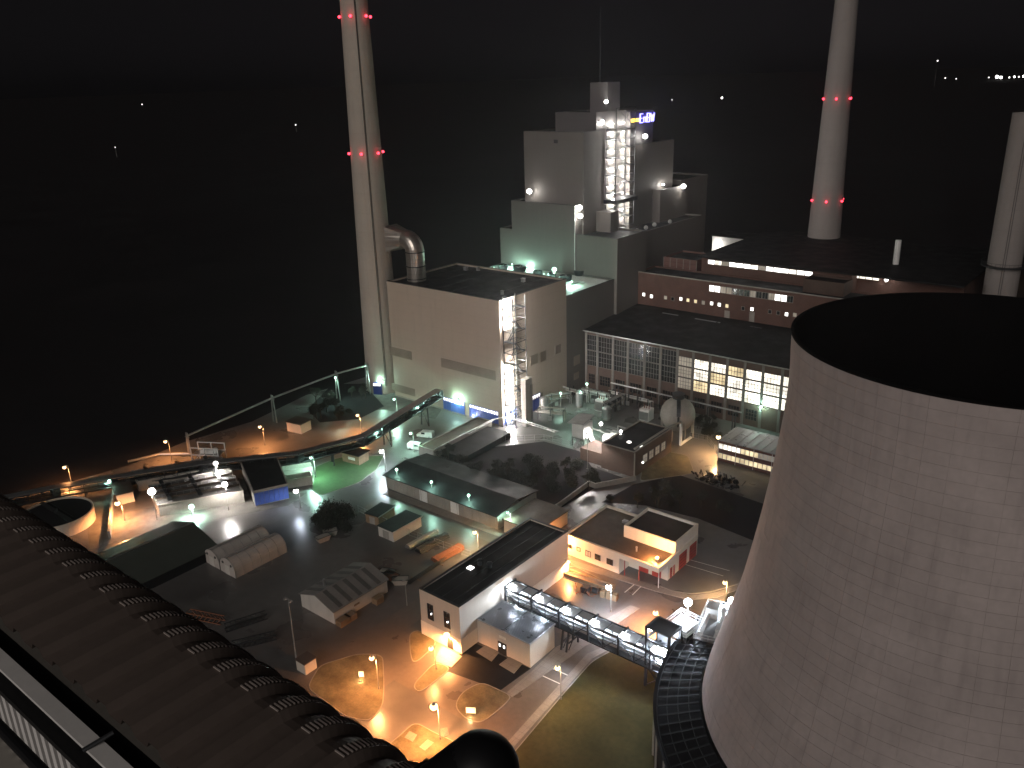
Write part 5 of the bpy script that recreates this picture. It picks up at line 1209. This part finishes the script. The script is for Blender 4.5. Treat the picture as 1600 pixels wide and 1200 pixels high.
for k, (x, y, rt, lab) in enumerate(((322, 968, 20, 'rust coloured steel lattice section lying by the roof edge'), (385, 975, 70, 'grey steel lattice section on the dark yard'), (398, 1005, 60, 'pale stacked steel grid on the dark yard near the roof edge'))):
    t = thing('lattice_section', lab, 'steel section', *GP(x, y), 0, R(rt)); m_ = MB()
    for y0 in (-.7, .7):
        for z0 in (.1, 1.2): m_.beam((-4, y0, z0), (4, y0, z0), .14)
    for j in range(8):
        x0, x1 = -4 + j, -3 + j
        m_.beam((x0, -.7, .1), (x1, -.7, 1.2), .08).beam((x0, .7, 1.2), (x1, .7, .1), .08).beam((x0, -.7, 1.2), (x0, .7, 1.2), .08).beam((x0, -.7, .1), (x0, .7, .1), .08)
    part(t, 'lattice', m_, M[['rust', 'steel', 'steel'][k]], local=True)
for k, (x, y, m_) in enumerate(((612, 905, 'rust'), (606, 900, 'galv'), (626, 912, 'conc'), (516, 836, 'conc'), (505, 845, 'conc'))):
    t = thing('skip', ['rusty skip', 'pale skip', 'grey skip', 'weathered skip', 'weathered low skip'][k] + [' behind the gable shed', ' by the far end of the gable shed', ' between the gable shed and the unlit post', ' under the bushes of the dark yard', ' at the edge of the bushes'][k], 'skip', *GP(x, y), 0, R(20 * k))
    part(t, 'tub', MB().add([(-1.2, -.7, 0), (1.2, -.7, 0), (1.2, .7, 0), (-1.2, .7, 0), (-1.7, -.9, 1.3), (1.7, -.9, 1.3), (1.7, .9, 1.3), (-1.7, .9, 1.3)], [(3, 2, 1, 0), (0, 1, 5, 4), (1, 2, 6, 5), (2, 3, 7, 6), (3, 0, 4, 7), (4, 5, 6, 7)]), M[m_], local=True)
    part(t, 'rim', MB().ring(-1.75, 1.75, -.95, .95, 1.28, 1.4, .1), M['steel'], local=True)
for (x, y, w_, lab) in ((565, 1060, .9, 'small lit sign board on the sodium lit verge'), (736, 1117, 1.6, 'bright lit sign board on the grass island')):
    t = thing('sign_board', lab, 'sign', *GP(x, y), 0, R(35))
    part(t, 'board', MB().box(-w_ / 2, w_ / 2, -.05, .05, .4, 1.5), M['white'], local=True); part(t, 'post', MB().box(-w_ / 2, -w_ / 2 + .1, .051, .12, 0, 1.5).box(w_ / 2 - .1, w_ / 2, .051, .12, 0, 1.5), M['pole'], local=True)
    part(t, 'shade', MB().box(-.25, .25, -1.1, -.9, 0, .25), M['steel'], local=True); point(t, (0, -1.0, .5), 'yellow', 60, .15)
MC = thing('machine_heap', 'tangle of machine parts standing on the brown inner yard', 'machinery', *GP(916, 925), 0, R(10)); m_ = MB()
for k in range(26):
    x, y = random.uniform(-2.5, 2.5), random.uniform(-1.6, 1.6); q = (x + random.uniform(-1, 1), y + random.uniform(-1, 1), random.uniform(.2, 1.8)); m_.beam((x, y, .05), q, random.uniform(.06, .3))
part(MC, 'parts', m_, M['rust'], local=True); part(MC, 'casing', MB().box(-1, .6, -.7, .8, 0, 1.3).tube((1.4, 0, .9), (2.6, 0, .9), .6, .6, 12), M['steel'], local=True)
for k in range(3): part(MC, 'crate', MB().box(3.2 + k * 1.3, 4.2 + k * 1.3, -.5, .6, 0, 1.4), M['wood'], local=True)

# ------------------------------------------------------------------ street lamps
for (px, z, col, pw, lab) in (((106, 729), 6, 'orange', 1300, 'sodium street lamp by the conveyor above the round tank'), ((263, 689), 6, 'orange', 1300, 'sodium street lamp beside the foot of the pipeline'),
        ((410, 666), 6, 'orange', 1600, 'sodium street lamp above the conveyor near the small block house'), ((562, 648), 6, 'orange', 1800, 'sodium street lamp where the conveyor bends below the great chimney'),
        ((189, 785), 5, 'orange', 2600, 'sodium street lamp in the orange yard by the retaining wall'), ((587, 1025), 7, 'orange', 1700, 'sodium street lamp on the grass verge beside the lit sign board'),
        ((679, 1010), 5, 'orange', 800, 'sodium lamp post on the grass island at the cream building door'), ((684, 1100), 7, 'orange', 3600, 'glaring sodium street lamp at the wet road junction'),
        ((1125, 682), 6, 'yellow', 2600, 'warm street lamp at the corner of the site cabins'), ((1136, 908), 4.5, 'yellow', 1100, 'warm street lamp on the curved kerb by the cooling tower'),
        ((876, 1040), 7, 'yellow', 650, 'warm street lamp by the dashed markings at the lawn edge'), ((490, 714), 6, 'green', 1900, 'mercury street lamp on the green lawn'),
        ((619, 623), 6, 'green', 1300, 'mercury street lamp on the grass before the beige block'), ((746, 830), 5.5, 'yellow', 1300, 'pale street lamp on the wet road behind the cream building'),
        ((911, 652), 6, 'green', 1300, 'mercury street lamp in the yard beside the dosing plant'), ((955, 915), 6, 'cool', 1500, 'glaring white lamp post in the inner yard by the gallery'),
        ((645, 676), 6, 'green', 1100, 'mercury lamp post at the road side near the parked vans'), ((467, 766), 5, 'cool', 500, 'white post on the pale kerb with a lamp added to light the blue front wall'), ((600, 704), 6, 'cool', 1800, 'white lamp post over the wet road by the lawn kiosk'), ((1534, 400), 12, 'yellow', 1500, 'warm lamp behind the cooling tower at the short stack')):  # lamp on the white post by the blue wall is added to brighten it
    lamp_post(lab, px, z, col, pw, bulb={'cool': .6, 'orange': .46, 'green': .42, 'yellow': .46}[col] * (1.4 if pw > 2500 else 1))
# the sodium glare on the road behind the gallery: a low lamp post standing there
lamp_post('sodium lamp post standing behind the gallery tower on the brown road', (1028, 955), 4.0, 'orange', 3000, bulb=.5)

# ------------------------------------------------------------------ far lights on the dark plain
for k, (x, y, s) in enumerate(((222, 163, 1), (180, 230, .8), (462, 195, 1.2), (1050, 156, 1.2), (1128, 153, 1.8), (1465, 95, 1.2), (1477, 122, 1.1), (1494, 123, 1), (1545, 121, 1.1), (1558, 120, 2.6), (1564, 121, 2.2), (1577, 121, 1.4), (1585, 120, 1.5), (1592, 120, 1.3), (1599, 119, 1.6))):
    w_ = ray(x, y); z_l = 14.
    if w_[2] < -25: u, v = GP(x, y, z_l)
    else:
        u, v, z_l = DIST(x, y, 4200)
    d_ = math.hypot(u, v)
    t = thing('far_lamp', 'single far lamp glimmering on the dark plain' if x < 1400 else 'far town lamp in the glimmering row on the right horizon', 'lamp', u, v, 0, 0, 'far lamps on the dark plain' if x < 1400 else 'far town lamps')
    part(t, 'pole', MB().tube((0, 0, 0), (0, 0, z_l), .3, .2, 6), M['pole'], local=True)
    part(t, 'lamp_head', MB().ball((0, 0, z_l), d_ / 1340 * .75 * s, 8, 6), M['win_b'] if s < 1.5 else M['L_white'], local=True)

# ------------------------------------------------------------------ trees and brush
def tree_meshes(seed, h, spread, leaves):
    rnd = random.Random(seed); tr = MB(); tips = []
    def grow(p, d, r, l, lev):
        q = p + d * l; tr.tube(p, q, r, r * .65, 6, cap=False)
        if lev == 0: tips.append(q); return
        for k in range(3 if lev > 1 else 4):
            a = rnd.uniform(0, 6.28); e = Vector((math.cos(a), math.sin(a), rnd.uniform(.25, 1.0))).normalized()
            nd = (d * .55 + e * spread).normalized(); s = p + d * l * rnd.uniform(.55, 1.0)
            grow(s, nd, r * .55, l * rnd.uniform(.55, .8), lev - 1)
    grow(Vector((0, 0, 0)), Vector((rnd.uniform(-.05, .05), 0, 1)), h * .028, h * .42, 3)
    lf = MB()
    for k in range(leaves):
        c = rnd.choice(tips) + Vector((rnd.gauss(0, .5), rnd.gauss(0, .5), rnd.gauss(0, .4))) * h * .09
        n = Vector((rnd.uniform(-1, 1), rnd.uniform(-1, 1), rnd.uniform(-.3, 1))).normalized(); x = n.orthogonal().normalized(); y = n.cross(x); s = rnd.uniform(.1, .24) * (h / 8) ** .5
        lf.add([c - x * s, c - y * s * .6, c + x * s, c + y * s * .6], [(0, 1, 2, 3)])
    return tr, lf
def bush_meshes(seed, h, leaves):
    rnd = random.Random(seed); tr = MB(); lf = MB(); cl_ = []
    for k in range(9):
        a = rnd.uniform(0, 6.28); d = rnd.uniform(0, h * .55); c = Vector((d * math.cos(a), d * math.sin(a), h * rnd.uniform(.25, .7))); cl_.append((c, h * rnd.uniform(.2, .36)))
        tr.tube((0, 0, 0), c, .05, .02, 5, cap=False)
        for j in range(3): tr.tube(c, c + Vector((rnd.gauss(0, .3), rnd.gauss(0, .3), rnd.uniform(.1, .5))) * h, .025, .01, 4, cap=False)
    for k in range(leaves):
        c, r = rnd.choice(cl_); p = c + Vector((rnd.gauss(0, .55), rnd.gauss(0, .55), rnd.gauss(0, .5))) * r
        if p.z < .05: p.z = rnd.uniform(.05, .4)
        n = Vector((rnd.uniform(-1, 1), rnd.uniform(-1, 1), rnd.uniform(-.3, 1))).normalized(); x = n.orthogonal().normalized(); y = n.cross(x); s = rnd.uniform(.08, .2)
        lf.add([p - x * s, p - y * s * .6, p + x * s, p + y * s * .6], [(0, 1, 2, 3)])
    return tr, lf
protos = []
for s_, h_, sp, nl in ((3, 7, .8, 2200), (5, 8.5, .7, 1200), (9, 4.2, 1.1, 2200), (12, 6, .9, 1800)):
    a, b = tree_meshes(s_, h_, sp, nl) if s_ != 9 else bush_meshes(9, 3.6, 2600)
    ma, mb_ = bpy.data.meshes.new('trunk'), bpy.data.meshes.new('crown')
    for me, src, mm in ((ma, a, 'bark'), (mb_, b, 'leaf')): me.from_pydata([tuple(p) for p in src.v], [], src.f); me.materials.append(M[mm])
    protos.append((ma, mb_))
def plant(x, y, k, s, lab, grp, z=0.):
    u, v = GP(x, y); lab = ['leafy tree', 'tall sparse tree', 'low bush', 'small tree'][k] + lab; grp = ('bushes ' if k == 2 else 'trees ') + grp
    t = thing('tree' if k != 2 else 'bush', lab, 'tree' if k != 2 else 'bush', u, v, z, random.uniform(0, 6.28), grp); t.scale = (s, s, s)
    for nm, me in (('trunk', protos[k][0]), ('crown', protos[k][1])):
        o = bpy.data.objects.new(nm, me); C.objects.link(o); o.parent = t
rp = random.Random(21)
for i in range(52):
    f = rp.random(); x = 690 + 260 * f + rp.uniform(-15, 15); y = 718 + 32 * f + rp.uniform(-16, 40) * (1 - .4 * f)
    if 930 < x and y > 750: continue
    plant(x, y, rp.choice((0, 2, 2, 2, 2, 3)), rp.uniform(.6, 1.0), ' in the unlit thicket between long shed and brick house', 'in the unlit thicket')
for i in range(13): plant(rp.uniform(490, 545), rp.uniform(800, 832), 2, rp.uniform(.8, 1.25), ' in the dark clump behind the gable shed', 'in the dark yard clump')
for i in range(18): plant(rp.uniform(490, 575), rp.uniform(622, 662), rp.choice((2, 0, 3)), rp.uniform(.5, .9), ' on the dark mound between great chimney and sodium lamps', 'on the mound by the chimney')
for i in range(14): plant(rp.uniform(950, 1160), rp.uniform(772, 800), rp.choice((1, 2, 3)), rp.uniform(.5, .9), ' on the unlit ground behind the white fire station', 'behind the fire station')
for i in range(10): plant(rp.uniform(1080, 1120), rp.uniform(655, 690), rp.choice((2, 3)), rp.uniform(.5, .8), ' on the bank between the sphere tank and the cabins', 'by the sphere tank')

# ================================================================== FOREGROUND: the roof edge the picture is taken over
RE = thing('roof_edge', 'dark corrugated roof edge with curved crimped eave, sodium glow on its lip', 'roof edge', -3, 2, 0)
zr = 97.0; pitch = .25
def eave_prof(dz):
    pts = [(1.40, zr + dz), (1.82, zr + dz)]
    for i in range(1, 15):
        a = R(92 * i / 14); rr_ = .40 + dz; pts.append((1.86 + rr_ * math.sin(a), zr - .40 + rr_ * math.cos(a)))
    pts.append((pts[-1][0], zr - 2.5))
    return pts
lo, hi = eave_prof(0), eave_prof(.045)
def prof_sheet(rows):
    m_ = MB(); n = len(rows[0][1])
    for u, pr_ in rows: m_.v += [(u, p[0], p[1]) for p in pr_]
    for i in range(len(rows) - 1): m_.f += [(i * n + k, i * n + k + 1, (i + 1) * n + k + 1, (i + 1) * n + k) for k in range(n - 1)]
    return m_
sheet0 = prof_sheet([(0, lo), (.105, lo), (.135, hi), (.215, hi), (.245, lo), (pitch, lo)])
crm = MB(); cl = eave_prof(.047)
for i in range(2, 15):
    for f in (0, .5):
        p = (cl[i][0] + (cl[i + 1][0] - cl[i][0]) * f, cl[i][1] + (cl[i + 1][1] - cl[i][1]) * f)
        if i < 14: crm.box(.14, .205, p[0] - .0035, p[0] + .0035, p[1] - .004, p[1] + .005)
first = None
for k in range(34):
    u = -8.6 + k * pitch
    if first is None:
        o = part(RE, 'roof_sheet', sheet0, M['fgroof'], local=True); c_ = crm.build('crimps', M['crimp'], o); c_['kind'] = 'stuff'; first = (o.data, c_.data)
    else:
        o = bpy.data.objects.new('roof_sheet', first[0]); C.objects.link(o); o.parent = RE
        c_ = bpy.data.objects.new('crimps', first[1]); C.objects.link(c_); c_.parent = o; c_['kind'] = 'stuff'
    o.location = (u + 3, -2, 0)
part(RE, 'gutter_board', MB().box(-8.6, 0, 1.16, 1.398, zr - .10, zr - .06), M['black'])
part(RE, 'wall_below', MB().box(-9, .2, -1.0, 1.9, 0, zr - .75), M['conc'])
WK = thing('guard_railing', 'pale steel guard railing with flat top rail and upright bars at the roof edge', 'railing', -3, 1.25, zr - 1.2)
part(WK, 'top_rail', MB().box(-8.6, .4, 1.212, 1.292, zr - .02, zr + .0), M['rail'])
part(WK, 'mid_rail', MB().tube((-8.6, 1.06, zr - .12), (.4, 1.06, zr - .12), .03, .03, 12), M['black'])
bm = MB().box(-.024, .024, -.012, .012, 0, 1.16)
bme = None
for k in range(64):
    if bme is None: o = part(WK, 'baluster', bm, M['rail'], local=True); bme = o.data
    else: o = bpy.data.objects.new('baluster', bme); C.objects.link(o); o.parent = WK
    o.location = (-4.0 + k * .1, 0, 0)
part(WK, 'kick_plate', MB().box(-8.6, .4, 1.29, 1.30, zr - 1.2, zr - .95), M['rail'])
part(WK, 'clip', MB().tube((-3.72, 1.2, zr + .002), (-3.66, 1.33, zr + .05), .012, .012, 8), M['steel'])
sp_ = DIST(752, 1204, 2.0)
SPT = thing('spotlight', 'black cylindrical spotlight housing on a post at the bottom roof edge', 'spotlight', sp_[0], sp_[1], sp_[2] - 1.08)
part(SPT, 'housing', MB().tube((0, 0, 1.08), (-.2, -.16, .86), .115, .11, 28).ball((0, 0, 1.08), .115, 28, 16), M['black'], smooth=True, local=True)
part(SPT, 'ballast_box', MB().box(-.19, -.09, -.14, -.04, .92, 1.05), M['black'], local=True)
part(SPT, 'post', MB().tube((-.06, -.05, 0), (-.06, -.05, 1.0), .025, .025, 10), M['black'], local=True)

# ------------------------------------------------------------------ damp night air over the plant
hz = struct('haze', MB().box(-700, 400, -60, 1000, -1.5, 215), M['black'], kind='stuff')
hm = bpy.data.materials.new('haze'); hm.use_nodes = True; ht_ = hm.node_tree; ht_.nodes.clear()
pv = ht_.nodes.new('ShaderNodeVolumePrincipled'); pv.inputs['Color'].default_value = (.9, .9, .95, 1); pv.inputs['Density'].default_value = .00018; pv.inputs['Anisotropy'].default_value = .78
oo = ht_.nodes.new('ShaderNodeOutputMaterial'); ht_.links.new(pv.outputs[0], oo.inputs['Volume'])
hz.data.materials.clear(); hz.data.materials.append(hm)
